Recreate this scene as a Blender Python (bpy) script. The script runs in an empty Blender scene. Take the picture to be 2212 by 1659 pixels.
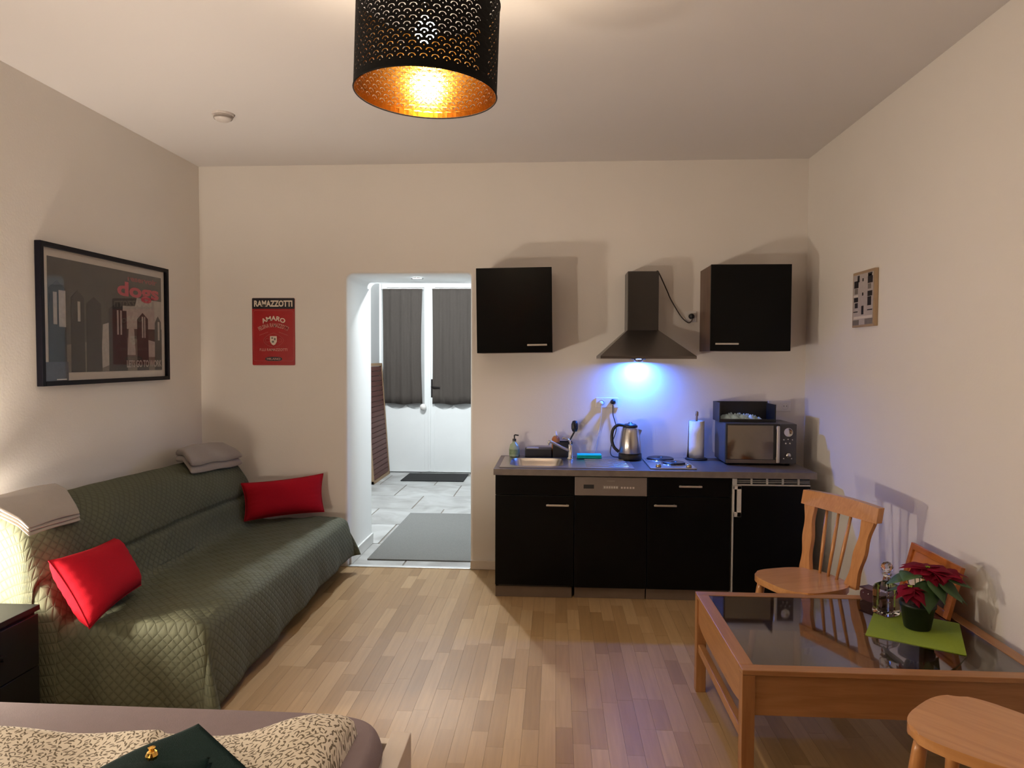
import bpy, bmesh, math, random
from mathutils import Vector, Matrix, geometry
random.seed(7)
PI = math.pi
S = bpy.context.scene
COL = S.collection

# ------------------------------------------------------------------ camera, world, exposure
F_PX = 1533.0
cam_d = bpy.data.cameras.new('camera')
cam_d.sensor_width = 36.0
cam_d.lens = F_PX / 2212.0 * 36.0
cam_d.clip_start = 0.02
cam = bpy.data.objects.new('camera', cam_d)
COL.objects.link(cam)
yaw, pitch, roll = math.radians(3.5), math.radians(-2.1), math.radians(0.2)
fw = Vector((-math.sin(yaw) * math.cos(pitch), math.cos(yaw) * math.cos(pitch), math.sin(pitch)))
rt = Vector((math.cos(yaw), math.sin(yaw), 0))
up = rt.cross(fw)
rt2 = math.cos(roll) * rt + math.sin(roll) * up
up2 = -math.sin(roll) * rt + math.cos(roll) * up
CAM = Vector((0, 0, 1.522))
cam.matrix_world = Matrix(((rt2.x, up2.x, -fw.x, CAM.x), (rt2.y, up2.y, -fw.y, CAM.y), (rt2.z, up2.z, -fw.z, CAM.z), (0, 0, 0, 1)))
S.camera = cam
world = bpy.data.worlds.new('night_world')
world.use_nodes = True
world.node_tree.nodes['Background'].inputs[0].default_value = (0.01, 0.012, 0.02, 1)
S.world = world
S.view_settings.view_transform = 'Standard'
S.view_settings.look = 'None'
S.view_settings.gamma = 1
S.view_settings.use_curve_mapping = False
S.view_settings.exposure = 0.0
try:
    S.cycles.max_bounces = 8
    S.cycles.diffuse_bounces = 5
    S.cycles.glossy_bounces = 4
    S.cycles.transmission_bounces = 6
    S.cycles.use_adaptive_sampling = True
    S.cycles.adaptive_threshold = 0.08
    S.cycles.caustics_reflective = False
    S.cycles.caustics_refractive = False
    S.cycles.sample_clamp_indirect = 6.0
except Exception:
    pass
# lamp strengths (emission of the bulbs), colours are linear
PENDANT = (1000.0, (1.0, 0.79, 0.56))
BEDSIDE_BULB = (900.0, (1.0, 0.85, 0.70))
BEDSIDE_SHADE = (520.0, (1.0, 0.855, 0.70))
HOOD = (2400.0, (0.04, 0.19, 1.0))
HALL = (1500.0, (0.93, 0.98, 1.0))
SPOT = (150.0, (0.86, 0.97, 1.0))

# ------------------------------------------------------------------ room measures (metres)
XL, XR, YB, YF, ZC = -2.586, 1.73, 5.04, -3.4, 2.897
DX0, DX1, DZ, WT = -1.50, -0.605, 2.12, 0.66      # opening to the hall, wall thickness
HX0, HX1, HY1, HZ = -2.33, 2.3, 9.30, 3.1      # the hall
WTOP = 0.825                                    # worktop height
KF = 4.42                                       # worktop front

# ------------------------------------------------------------------ materials
MATS = {}
def nn(nt, t, **kw):
    n = nt.nodes.new(t)
    for k, v in kw.items():
        if k.startswith('i_'):
            n.inputs[int(k[2:])].default_value = v
        else:
            setattr(n, k, v)
    return n
def mat(name, col, rough=0.5, metal=0.0, var=0.06, scale=30.0, bump=0.0, bscale=200.0, spec=0.5, stretch=(1, 1, 1), coat=0.0, sheen=0.0):
    if name in MATS: return MATS[name]
    m = bpy.data.materials.new(name); m.use_nodes = True
    nt = m.node_tree; b = nt.nodes['Principled BSDF']
    tc = nn(nt, 'ShaderNodeTexCoord'); mp = nn(nt, 'ShaderNodeMapping')
    mp.inputs['Scale'].default_value = stretch
    nt.links.new(tc.outputs['Object'], mp.inputs[0])
    no = nn(nt, 'ShaderNodeTexNoise'); no.inputs['Scale'].default_value = scale; no.inputs['Detail'].default_value = 4
    nt.links.new(mp.outputs[0], no.inputs['Vector'])
    mx = nn(nt, 'ShaderNodeMix', data_type='RGBA')
    c = Vector(col)
    mx.inputs[6].default_value = (*[max(0, x * (1 - var)) for x in c], 1)
    mx.inputs[7].default_value = (*[min(1, x * (1 + var)) for x in c], 1)
    nt.links.new(no.outputs[0], mx.inputs[0]); nt.links.new(mx.outputs[2], b.inputs['Base Color'])
    b.inputs['Roughness'].default_value = rough; b.inputs['Metallic'].default_value = metal
    b.inputs['Specular IOR Level'].default_value = spec
    if coat: b.inputs['Coat Weight'].default_value = coat; b.inputs['Coat Roughness'].default_value = 0.08
    if sheen: b.inputs['Sheen Weight'].default_value = sheen
    if bump:
        n2 = nn(nt, 'ShaderNodeTexNoise'); n2.inputs['Scale'].default_value = bscale; n2.inputs['Detail'].default_value = 3
        nt.links.new(mp.outputs[0], n2.inputs['Vector'])
        bp = nn(nt, 'ShaderNodeBump'); bp.inputs['Strength'].default_value = bump; bp.inputs['Distance'].default_value = 0.004
        nt.links.new(n2.outputs[0], bp.inputs['Height']); nt.links.new(bp.outputs[0], b.inputs['Normal'])
    MATS[name] = m
    return m
def emit(name, strength_col):
    m = bpy.data.materials.new(name); m.use_nodes = True
    nt = m.node_tree; nt.nodes.clear()
    e = nn(nt, 'ShaderNodeEmission'); e.inputs[0].default_value = (*strength_col[1], 1); e.inputs[1].default_value = strength_col[0]
    o = nn(nt, 'ShaderNodeOutputMaterial'); nt.links.new(e.outputs[0], o.inputs[0])
    return m
def glass(name, col, rough=0.0, ior=1.45):
    m = bpy.data.materials.new(name); m.use_nodes = True
    b = m.node_tree.nodes['Principled BSDF']
    b.inputs['Base Color'].default_value = (*col, 1); b.inputs['Roughness'].default_value = rough
    b.inputs['Transmission Weight'].default_value = 1.0; b.inputs['IOR'].default_value = ior
    return m
def thin_glass(name, col, ior=1.5, rough=0.0):
    m = bpy.data.materials.new(name); m.use_nodes = True
    nt = m.node_tree; nt.nodes.clear()
    tr = nn(nt, 'ShaderNodeBsdfTransparent'); tr.inputs[0].default_value = (*col, 1)
    gl = nn(nt, 'ShaderNodeBsdfGlossy'); gl.inputs['Roughness'].default_value = rough
    lw = nn(nt, 'ShaderNodeLayerWeight'); lw.inputs[0].default_value = 0.5; pw_ = nn(nt, 'ShaderNodeMath', operation='POWER'); pw_.inputs[1].default_value = 4.5
    fr = nn(nt, 'ShaderNodeMapRange'); f0 = ((ior - 1) / (ior + 1)) ** 2; fr.inputs[3].default_value = f0; fr.inputs[4].default_value = 1.0
    nt.links.new(lw.outputs['Facing'], pw_.inputs[0]); nt.links.new(pw_.outputs[0], fr.inputs[0])
    mx = nn(nt, 'ShaderNodeMixShader'); o = nn(nt, 'ShaderNodeOutputMaterial')
    nt.links.new(fr.outputs[0], mx.inputs[0]); nt.links.new(tr.outputs[0], mx.inputs[1]); nt.links.new(gl.outputs[0], mx.inputs[2]); nt.links.new(mx.outputs[0], o.inputs[0])
    return m
def wood(name, c1, c2, axis, rough=0.35, fine=1.0, coat=0.0):
    m = bpy.data.materials.new(name); m.use_nodes = True
    nt = m.node_tree; b = nt.nodes['Principled BSDF']
    tc = nn(nt, 'ShaderNodeTexCoord'); mp = nn(nt, 'ShaderNodeMapping')
    sc = [18.0 * fine] * 3; sc[axis] = 1.6 * fine
    mp.inputs['Scale'].default_value = sc
    nt.links.new(tc.outputs['Object'], mp.inputs[0])
    no = nn(nt, 'ShaderNodeTexNoise'); no.inputs['Scale'].default_value = 3; no.inputs['Detail'].default_value = 6; no.inputs['Distortion'].default_value = 0.6
    nt.links.new(mp.outputs[0], no.inputs['Vector'])
    r = nn(nt, 'ShaderNodeValToRGB')
    r.color_ramp.elements[0].position = 0.3; r.color_ramp.elements[0].color = (*c1, 1)
    r.color_ramp.elements[1].position = 0.7; r.color_ramp.elements[1].color = (*c2, 1)
    nt.links.new(no.outputs[0], r.inputs[0]); nt.links.new(r.outputs[0], b.inputs['Base Color'])
    b.inputs['Roughness'].default_value = rough
    if coat: b.inputs['Coat Weight'].default_value = coat; b.inputs['Coat Roughness'].default_value = 0.15
    return m

M_WALL = mat('warm_white_plaster', (0.77, 0.73, 0.68), 0.85, var=0.02, scale=3, bump=0.12, bscale=90, spec=0.2)
M_CEIL = mat('ceiling_plaster', (0.70, 0.672, 0.66), 0.9, var=0.015, scale=2, bump=0.08, bscale=60, spec=0.2)
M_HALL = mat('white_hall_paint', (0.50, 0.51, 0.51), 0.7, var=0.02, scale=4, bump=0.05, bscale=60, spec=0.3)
M_WHITEP = mat('white_gloss_paint', (0.78, 0.80, 0.80), 0.35, var=0.03, scale=6)
M_BASEB = mat('beige_skirting_paint', (0.70, 0.62, 0.53), 0.5, var=0.03)
M_BLACK = mat('black_gloss_front', (0.003, 0.003, 0.003), 0.28, var=0.2, scale=6, spec=0.12)
M_BLACKM = mat('matt_black_plastic', (0.012, 0.012, 0.013), 0.45, var=0.2)
M_CARC = wood('walnut_carcass', (0.10, 0.055, 0.035), (0.17, 0.10, 0.065), 2, 0.5)
M_PLINTH = mat('grey_brown_plinth', (0.13, 0.092, 0.066), 0.5, var=0.15, scale=15)
M_STEEL = mat('brushed_steel', (0.55, 0.53, 0.50), 0.28, 1.0, var=0.08, scale=40, stretch=(1, 1, 12))
M_STEELD = mat('dim_brushed_steel', (0.17, 0.155, 0.145), 0.33, 1.0, var=0.08, scale=40, stretch=(1, 1, 12))
M_CHROME = mat('chrome', (0.75, 0.75, 0.76), 0.1, 1.0, var=0.03)
M_SILVERP = mat('silver_handle', (0.60, 0.57, 0.52), 0.35, 0.9, var=0.05)
M_PANEL = mat('taupe_control_panel', (0.15, 0.122, 0.105), 0.45, 0.0, var=0.05)
M_GREYPL = mat('grey_plastic', (0.42, 0.40, 0.37), 0.4, var=0.05)
M_WHITEPL = mat('white_plastic', (0.75, 0.73, 0.70), 0.35, var=0.03)
M_TOWELP = mat('kitchen_paper', (0.80, 0.78, 0.75), 0.9, var=0.04, scale=60, bump=0.3, bscale=150)
M_CYAN = mat('cyan_sponge_cloth', (0.0, 0.62, 0.66), 0.8, var=0.08, scale=80, bump=0.4, bscale=300)
M_RED = mat('red_cushion_cotton', (0.36, 0.004, 0.014), 0.85, var=0.12, scale=120, bump=0.25, bscale=500, spec=0.15)
M_REDS = mat('red_enamel', (0.36, 0.012, 0.014), 0.3, var=0.12, scale=25)
M_NAVY = mat('dark_enamel', (0.02, 0.016, 0.022), 0.3, var=0.2)
M_CREAM = mat('cream_print', (0.72, 0.62, 0.50), 0.5, var=0.08)
M_PINKP = mat('faded_pink_print', (0.45, 0.12, 0.10), 0.5, var=0.1)
M_BLANK = mat('taupe_fleece', (0.27, 0.232, 0.205), 0.95, var=0.08, scale=60, bump=0.5, bscale=350, sheen=0.3)
M_BLANK2 = mat('grey_beige_throw', (0.34, 0.305, 0.27), 0.9, var=0.05, scale=30, bump=0.25, bscale=300, sheen=0.2)
M_SHEET = mat('mauve_grey_sheet', (0.20, 0.155, 0.16), 0.85, var=0.06, scale=40, bump=0.2, bscale=300)
M_DKGREEN = mat('dark_green_terry', (0.005, 0.019, 0.016), 0.95, var=0.3, scale=160, bump=0.8, bscale=500, spec=0.1)
M_GOLD = mat('gold_foil', (0.85, 0.52, 0.12), 0.25, 1.0, var=0.15)
M_BEDW = mat('pale_bed_wood', (0.62, 0.55, 0.47), 0.5, var=0.06, scale=8, stretch=(8, 1, 8))
M_LACQ = mat('black_lacquer', (0.010, 0.010, 0.010), 0.35, var=0.2, spec=0.4)
M_SOIL = mat('potting_soil', (0.06, 0.035, 0.025), 1.0, var=0.4, scale=90, bump=1.0, bscale=200)
M_POT = mat('dark_green_pot', (0.005, 0.009, 0.006), 0.45, var=0.2)
M_LEAF = mat('poinsettia_leaf', (0.045, 0.10, 0.030), 0.55, var=0.25, scale=40)
M_BRACT = mat('poinsettia_bract', (0.17, 0.002, 0.016), 0.7, var=0.3, scale=40, spec=0.15)
M_STEM = mat('green_stem', (0.10, 0.12, 0.04), 0.6)
M_MATG = mat('lime_felt', (0.22, 0.305, 0.022), 0.95, var=0.1, scale=120, bump=0.3, bscale=400)
M_ORANGE = wood('orange_lacquered_frame', (0.36, 0.10, 0.015), (0.48, 0.15, 0.03), 1, 0.35)
M_CURT = mat('dark_grey_curtain', (0.060, 0.050, 0.043), 0.95, var=0.1, scale=60, bump=0.2, bscale=400)
M_RUGM = mat('speckled_grey_rug', (0.185, 0.187, 0.18), 1.0, var=0.45, scale=260, bump=0.8, bscale=400)
M_BLKMAT = mat('black_doormat', (0.012, 0.012, 0.013), 1.0, var=0.4, scale=150, bump=0.8, bscale=300)
M_BROWNS = mat('red_brown_slat', (0.085, 0.028, 0.020), 0.7, var=0.2, scale=30)
M_TANWOOD = mat('tan_wood_edge', (0.28, 0.18, 0.10), 0.6, var=0.1)
M_FRAME = mat('black_picture_frame', (0.005, 0.0045, 0.008), 0.45, var=0.2, spec=0.15)
M_PASSE = mat('cream_mount', (0.62, 0.56, 0.50), 0.8, var=0.03)
M_PRINTD = mat('charcoal_print', (0.060, 0.052, 0.044), 0.55, var=0.45, scale=14)
M_PRINTB = mat('black_print', (0.018, 0.014, 0.014), 0.55, var=0.4, scale=20)
M_PRINTL = mat('pale_print', (0.42, 0.37, 0.33), 0.6, var=0.25, scale=40)
M_PRINTM = mat('grey_print', (0.17, 0.145, 0.125), 0.6, var=0.35, scale=30)
M_REDINK = mat('red_ink', (0.50, 0.045, 0.075), 0.6, var=0.1)
M_MAPLE = mat('oak_edge', (0.36, 0.25, 0.15), 0.6, var=0.15, scale=20)
M_BEECH = wood('lacquered_beech', (0.46, 0.20, 0.065), (0.58, 0.28, 0.10), 2, 0.3, 1.2, coat=0.25)
M_BEECHS = wood('lacquered_beech_seat', (0.46, 0.21, 0.07), (0.58, 0.29, 0.11), 1, 0.28, 0.8, coat=0.3)
M_TABLE = wood('table_wood', (0.28, 0.125, 0.045), (0.37, 0.18, 0.07), 1, 0.38, 1.0, coat=0.1)
M_TABLEX = wood('table_wood_cross', (0.28, 0.125, 0.045), (0.37, 0.18, 0.07), 0, 0.38, 1.0, coat=0.1)
M_TABLEV = wood('table_wood_upright', (0.26, 0.11, 0.038), (0.34, 0.16, 0.06), 2, 0.38, 1.0, coat=0.1)
M_WORKT = mat('grey_worktop', (0.15, 0.125, 0.11), 0.32, var=0.35, scale=22)
M_OIL = mat('burgundy_leather', (0.045, 0.008, 0.014), 0.35, var=0.3)
M_SHADEB = mat('black_shade_paper', (0.004, 0.0035, 0.0035), 0.7, var=0.2, spec=0.1)
M_SHADEG = mat('gold_shade_lining', (0.42, 0.20, 0.036), 0.16, 1.0, var=0.06, scale=50)
M_CORD = mat('dark_brown_cord', (0.03, 0.018, 0.014), 0.5)
M_ORBOT = mat('orange_liquid_bottle', (0.42, 0.15, 0.05), 0.3, var=0.1)
M_GREENBOT = mat('pale_green_soap', (0.33, 0.42, 0.30), 0.2, var=0.15, scale=60)
M_LINEN = mat('pale_cyan_cloth', (0.50, 0.66, 0.70), 0.9, var=0.15, scale=60, bump=0.5, bscale=150)
M_UNDER = mat('dark_underside', (0.02, 0.014, 0.012), 0.9)
M_TV = mat('mirror_door_glass', (0.20, 0.175, 0.15), 0.06, 1.0, var=0.05)
M_DIAL = mat('dial_chrome', (0.65, 0.63, 0.60), 0.2, 1.0)
M_LAMPSH = emit('lit_fabric_shade', BEDSIDE_SHADE)
M_BULBP = emit('pendant_bulb_glow', PENDANT)
M_BULBB = emit('bedside_bulb_glow', BEDSIDE_BULB)
M_BULBH = emit('hood_led_glow', HOOD)
M_BULBC = emit('hall_lamp_glow', HALL)
M_BULBS = emit('spot_glow', SPOT)
M_TABGL = thin_glass('smoked_table_glass', (0.60, 0.575, 0.55), 2.5, 0.04)
M_CRYS = glass('clear_crystal', (0.95, 0.95, 0.93), 0.0, 1.5)
M_PICGL = thin_glass('picture_glass', (0.98, 0.98, 0.98), 1.4)

def floor_material():
    m = bpy.data.materials.new('oak_parquet_strip'); m.use_nodes = True
    nt = m.node_tree; b = nt.nodes['Principled BSDF']
    g = nn(nt, 'ShaderNodeNewGeometry'); oi = nn(nt, 'ShaderNodeObjectInfo')
    ad = nn(nt, 'ShaderNodeMath', operation='ADD'); fr = nn(nt, 'ShaderNodeMath', operation='FRACT')
    nt.links.new(oi.outputs['Random'], ad.inputs[0]); nt.links.new(g.outputs['Random Per Island'], ad.inputs[1]); nt.links.new(ad.outputs[0], fr.inputs[0])
    r = nn(nt, 'ShaderNodeValToRGB')
    cs = [(0.0, (0.29, 0.178, 0.080)), (0.3, (0.345, 0.219, 0.103)), (0.6, (0.378, 0.246, 0.121)), (0.85, (0.41, 0.272, 0.138)), (1.0, (0.45, 0.31, 0.165))]
    el = r.color_ramp.elements
    el[0].position, el[0].color = 0.0, (*cs[0][1], 1); el[1].position, el[1].color = 1.0, (*cs[-1][1], 1)
    for p, c in cs[1:-1]:
        e = el.new(p); e.color = (*c, 1)
    nt.links.new(fr.outputs[0], r.inputs[0])
    mp = nn(nt, 'ShaderNodeMapping'); mp.inputs['Scale'].default_value = (60, 3.0, 60)
    cb = nn(nt, 'ShaderNodeCombineXYZ'); ml = nn(nt, 'ShaderNodeMath', operation='MULTIPLY'); ml.inputs[1].default_value = 20
    nt.links.new(fr.outputs[0], ml.inputs[0]); nt.links.new(ml.outputs[0], cb.inputs[1])
    va = nn(nt, 'ShaderNodeVectorMath', operation='ADD')
    nt.links.new(g.outputs['Position'], va.inputs[0]); nt.links.new(cb.outputs[0], va.inputs[1]); nt.links.new(va.outputs[0], mp.inputs[0])
    no = nn(nt, 'ShaderNodeTexNoise'); no.inputs['Scale'].default_value = 1.0; no.inputs['Detail'].default_value = 5
    nt.links.new(mp.outputs[0], no.inputs['Vector'])
    mr = nn(nt, 'ShaderNodeMapRange'); mr.inputs[3].default_value = 0.80; mr.inputs[4].default_value = 1.18
    nt.links.new(no.outputs[0], mr.inputs[0])
    vm = nn(nt, 'ShaderNodeVectorMath', operation='SCALE')
    nt.links.new(r.outputs[0], vm.inputs[0]); nt.links.new(mr.outputs[0], vm.inputs['Scale'])
    nt.links.new(vm.outputs[0], b.inputs['Base Color'])
    b.inputs['Roughness'].default_value = 0.42; b.inputs['Specular IOR Level'].default_value = 0.22
    return m
M_FLOOR = floor_material()

def tile_material():
    m = bpy.data.materials.new('pale_stone_tile'); m.use_nodes = True
    nt = m.node_tree; b = nt.nodes['Principled BSDF']
    g = nn(nt, 'ShaderNodeNewGeometry'); oi = nn(nt, 'ShaderNodeObjectInfo')
    no = nn(nt, 'ShaderNodeTexNoise'); no.inputs['Scale'].default_value = 2.6; no.inputs['Detail'].default_value = 8; no.inputs['Distortion'].default_value = 1.2
    nt.links.new(g.outputs['Position'], no.inputs['Vector'])
    r = nn(nt, 'ShaderNodeValToRGB')
    r.color_ramp.elements[0].position = 0.3; r.color_ramp.elements[0].color = (0.28, 0.275, 0.265, 1)
    r.color_ramp.elements[1].position = 0.62; r.color_ramp.elements[1].color = (0.48, 0.49, 0.485, 1)
    nt.links.new(no.outputs[0], r.inputs[0])
    mr = nn(nt, 'ShaderNodeMapRange'); mr.inputs[3].default_value = 0.85; mr.inputs[4].default_value = 1.08
    nt.links.new(oi.outputs['Random'], mr.inputs[0])
    vm = nn(nt, 'ShaderNodeVectorMath', operation='SCALE')
    nt.links.new(r.outputs[0], vm.inputs[0]); nt.links.new(mr.outputs[0], vm.inputs['Scale']); nt.links.new(vm.outputs[0], b.inputs['Base Color'])
    b.inputs['Roughness'].default_value = 0.42
    return m
M_TILE = tile_material()
M_GROUT = mat('grey_brown_grout', (0.22, 0.19, 0.16), 0.9)

def quilt_material():
    m = bpy.data.materials.new('green_quilted_cover'); m.use_nodes = True
    nt = m.node_tree; b = nt.nodes['Principled BSDF']
    uv = nn(nt, 'ShaderNodeUVMap'); sp = nn(nt, 'ShaderNodeSeparateXYZ'); nt.links.new(uv.outputs[0], sp.inputs[0])
    def mth(op, a, bb=None):
        n = nn(nt, 'ShaderNodeMath', operation=op)
        for i, v in enumerate((a, bb)):
            if v is None: continue
            if isinstance(v, (int, float)): n.inputs[i].default_value = v
            else: nt.links.new(v, n.inputs[i])
        return n.outputs[0]
    k = PI / 0.044
    a = mth('ABSOLUTE', mth('SINE', mth('MULTIPLY', mth('ADD', sp.outputs[0], sp.outputs[1]), k)))
    c = mth('ABSOLUTE', mth('SINE', mth('MULTIPLY', mth('SUBTRACT', sp.outputs[0], sp.outputs[1]), k)))
    h = mth('POWER', mth('MINIMUM', a, c), 0.45)
    no = nn(nt, 'ShaderNodeTexNoise'); no.inputs['Scale'].default_value = 14; no.inputs['Detail'].default_value = 5
    nt.links.new(uv.outputs[0], no.inputs['Vector'])
    hh = mth('ADD', h, mth('MULTIPLY', no.outputs[0], 1.1))
    bp = nn(nt, 'ShaderNodeBump'); bp.inputs['Strength'].default_value = 0.55; bp.inputs['Distance'].default_value = 0.005
    nt.links.new(hh, bp.inputs['Height']); nt.links.new(bp.outputs[0], b.inputs['Normal'])
    mx = nn(nt, 'ShaderNodeMix', data_type='RGBA')
    mx.inputs[6].default_value = (0.066, 0.071, 0.044, 1); mx.inputs[7].default_value = (0.102, 0.110, 0.070, 1)
    nt.links.new(h, mx.inputs[0]); nt.links.new(mx.outputs[2], b.inputs['Base Color'])
    b.inputs['Roughness'].default_value = 0.75; b.inputs['Specular IOR Level'].default_value = 0.22
    return m
M_QUILT = quilt_material()

def leaf_print_material():
    m = bpy.data.materials.new('leaf_print_cotton'); m.use_nodes = True
    nt = m.node_tree; b = nt.nodes['Principled BSDF']
    uv = nn(nt, 'ShaderNodeUVMap')
    masks = []
    for off, sc, ln, wd in ((0.0, 62.0, 0.40, 0.135), (3.7, 70.0, 0.42, 0.12)):
        mp = nn(nt, 'ShaderNodeMapping'); mp.inputs['Scale'].default_value = (sc, sc, sc); mp.inputs['Location'].default_value = (off, off * 1.7, 0)
        nt.links.new(uv.outputs[0], mp.inputs[0])
        vo = nn(nt, 'ShaderNodeTexVoronoi', voronoi_dimensions='2D'); vo.inputs['Scale'].default_value = 1.0; vo.inputs['Randomness'].default_value = 0.75
        nt.links.new(mp.outputs[0], vo.inputs['Vector'])
        su = nn(nt, 'ShaderNodeVectorMath', operation='SUBTRACT')
        nt.links.new(mp.outputs[0], su.inputs[0]); nt.links.new(vo.outputs['Position'], su.inputs[1])
        sx = nn(nt, 'ShaderNodeSeparateXYZ'); nt.links.new(vo.outputs['Color'], sx.inputs[0])
        an = nn(nt, 'ShaderNodeMath', operation='MULTIPLY'); an.inputs[1].default_value = 6.283; nt.links.new(sx.outputs[0], an.inputs[0])
        ro = nn(nt, 'ShaderNodeVectorRotate', rotation_type='Z_AXIS'); nt.links.new(su.outputs[0], ro.inputs['Vector']); nt.links.new(an.outputs[0], ro.inputs['Angle'])
        dv = nn(nt, 'ShaderNodeVectorMath', operation='DIVIDE'); dv.inputs[1].default_value = (ln, wd, 1); nt.links.new(ro.outputs[0], dv.inputs[0])
        le = nn(nt, 'ShaderNodeVectorMath', operation='LENGTH'); nt.links.new(dv.outputs[0], le.inputs[0])
        lt = nn(nt, 'ShaderNodeMath', operation='LESS_THAN'); lt.inputs[1].default_value = 1.0; nt.links.new(le.outputs['Value'], lt.inputs[0])
        masks.append(lt.outputs[0])
    mxm = nn(nt, 'ShaderNodeMath', operation='MAXIMUM'); nt.links.new(masks[0], mxm.inputs[0]); nt.links.new(masks[1], mxm.inputs[1])
    mx = nn(nt, 'ShaderNodeMix', data_type='RGBA')
    mx.inputs[6].default_value = (0.66, 0.60, 0.49, 1); mx.inputs[7].default_value = (0.14, 0.112, 0.075, 1)
    nt.links.new(mxm.outputs[0], mx.inputs[0]); nt.links.new(mx.outputs[2], b.inputs['Base Color'])
    b.inputs['Roughness'].default_value = 0.9
    return m
M_LEAFP = leaf_print_material()

# ------------------------------------------------------------------ helpers
def obj(name, bm, m=None, parent=None, smooth=False, loc=None):
    me = bpy.data.meshes.new(name)
    bmesh.ops.recalc_face_normals(bm, faces=bm.faces[:])
    bm.to_mesh(me); bm.free()
    if smooth:
        for p in me.polygons: p.use_smooth = True
    if m is not None:
        for mm in (m if isinstance(m, (list, tuple)) else [m]): me.materials.append(mm)
    o = bpy.data.objects.new(name, me); COL.objects.link(o)
    if parent is not None: o.parent = parent
    if loc is not None: o.location = loc
    return o
def tag(o, label, cat, group=None):
    o['label'] = label; o['category'] = cat
    if group: o['group'] = group
    return o
def thing(name, label, cat, loc=(0, 0, 0), rz=0.0, group=None):
    o = bpy.data.objects.new(name, None); COL.objects.link(o); o.empty_display_size = 0.05
    o.location = loc; o.rotation_euler = (0, 0, rz)
    return tag(o, label, cat, group)
def struct(o):
    o['kind'] = 'structure'; return o
def B():
    return bmesh.new()
def box(bm, x0, x1, y0, y1, z0, z1, bev=0.0, seg=2):
    r = bmesh.ops.create_cube(bm, size=1.0)
    for v in r['verts']:
        v.co = Vector((x0 + (v.co.x + .5) * (x1 - x0), y0 + (v.co.y + .5) * (y1 - y0), z0 + (v.co.z + .5) * (z1 - z0)))
    if bev > 0:
        es = list({e for v in r['verts'] for e in v.link_edges})
        bmesh.ops.bevel(bm, geom=es, offset=bev, segments=seg, affect='EDGES', profile=0.5)
    return bm
def bx(*a, **k):
    return box(B(), *a, **k)
def lathe(bm, prof, seg=24, c=(0, 0, 0), cap=True):
    rings = []
    for r, z in prof:
        rings.append([bm.verts.new((c[0] + r * math.cos(2 * PI * i / seg), c[1] + r * math.sin(2 * PI * i / seg), c[2] + z)) for i in range(seg)])
    for a, b in zip(rings[:-1], rings[1:]):
        for i in range(seg):
            j = (i + 1) % seg
            bm.faces.new((a[i], a[j], b[j], b[i]))
    if cap:
        if prof[0][0] > 1e-6: bm.faces.new(list(reversed(rings[0])))
        if prof[-1][0] > 1e-6: bm.faces.new(rings[-1])
    bmesh.ops.remove_doubles(bm, verts=[v for r in rings for v in r], dist=1e-6)
    return bm
def frame_of(t):
    t = t.normalized(); a = Vector((0, 0, 1)) if abs(t.z) < 0.9 else Vector((1, 0, 0))
    u = t.cross(a).normalized(); return u, t.cross(u).normalized()
def tube(bm, pts, r, seg=8, cap=True):
    pts = [Vector(p) for p in pts]; n = len(pts)
    rs = r if isinstance(r, (list, tuple)) else [r] * n
    rings = []; u = None
    for i, p in enumerate(pts):
        t = (pts[min(i + 1, n - 1)] - pts[max(i - 1, 0)]).normalized()
        if u is None: u, w = frame_of(t)
        else:
            u = (u - t * u.dot(t)).normalized(); w = t.cross(u)
        rings.append([bm.verts.new(p + rs[i] * (math.cos(2 * PI * k / seg) * u + math.sin(2 * PI * k / seg) * w)) for k in range(seg)])
    for a, b in zip(rings[:-1], rings[1:]):
        for i in range(seg):
            j = (i + 1) % seg
            bm.faces.new((a[i], a[j], b[j], b[i]))
    if cap:
        bm.faces.new(list(reversed(rings[0]))); bm.faces.new(rings[-1])
    return bm
def smooth_pts(pts, n=6):
    P = [Vector(p) for p in pts]; out = []
    for i in range(len(P) - 1):
        p0, p1, p2, p3 = P[max(i - 1, 0)], P[i], P[i + 1], P[min(i + 2, len(P) - 1)]
        for k in range(n):
            t = k / n
            out.append(0.5 * ((2 * p1) + (-p0 + p2) * t + (2 * p0 - 5 * p1 + 4 * p2 - p3) * t * t + (-p0 + 3 * p1 - 3 * p2 + p3) * t ** 3))
    out.append(P[-1]); return out
def prism(bm, poly, d0, d1, axis='z', bev=0.0):
    """extrude a 2-D outline: axis 'z' -> (x,y), 'y' -> (x,z), 'x' -> (y,z)"""
    def P(a, b, d):
        return {'z': (a, b, d), 'y': (a, d, b), 'x': (d, a, b)}[axis]
    v0 = [bm.verts.new(P(a, b, d0)) for a, b in poly]; v1 = [bm.verts.new(P(a, b, d1)) for a, b in poly]
    f0 = bm.faces.new(v0); f1 = bm.faces.new(list(reversed(v1)))
    n = len(poly)
    for i in range(n):
        j = (i + 1) % n
        bm.faces.new((v0[i], v1[i], v1[j], v0[j]))
    if bev > 0:
        es = list(f0.edges) + list(f1.edges)
        bmesh.ops.bevel(bm, geom=es, offset=bev, segments=2, affect='EDGES', profile=0.5)
    return bm
def gridsurf(bm, fn, nu, nv, uvl=None, uvfn=None):
    V = [[bm.verts.new(fn(i / (nu - 1), j / (nv - 1))) for j in range(nv)] for i in range(nu)]
    for i in range(nu - 1):
        for j in range(nv - 1):
            f = bm.faces.new((V[i][j], V[i + 1][j], V[i + 1][j + 1], V[i][j + 1]))
            if uvl is not None:
                for l, (a, b) in zip(f.loops, ((i, j), (i + 1, j), (i + 1, j + 1), (i, j + 1))):
                    l[uvl].uv = uvfn(a / (nu - 1), b / (nv - 1))
    return V
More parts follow.
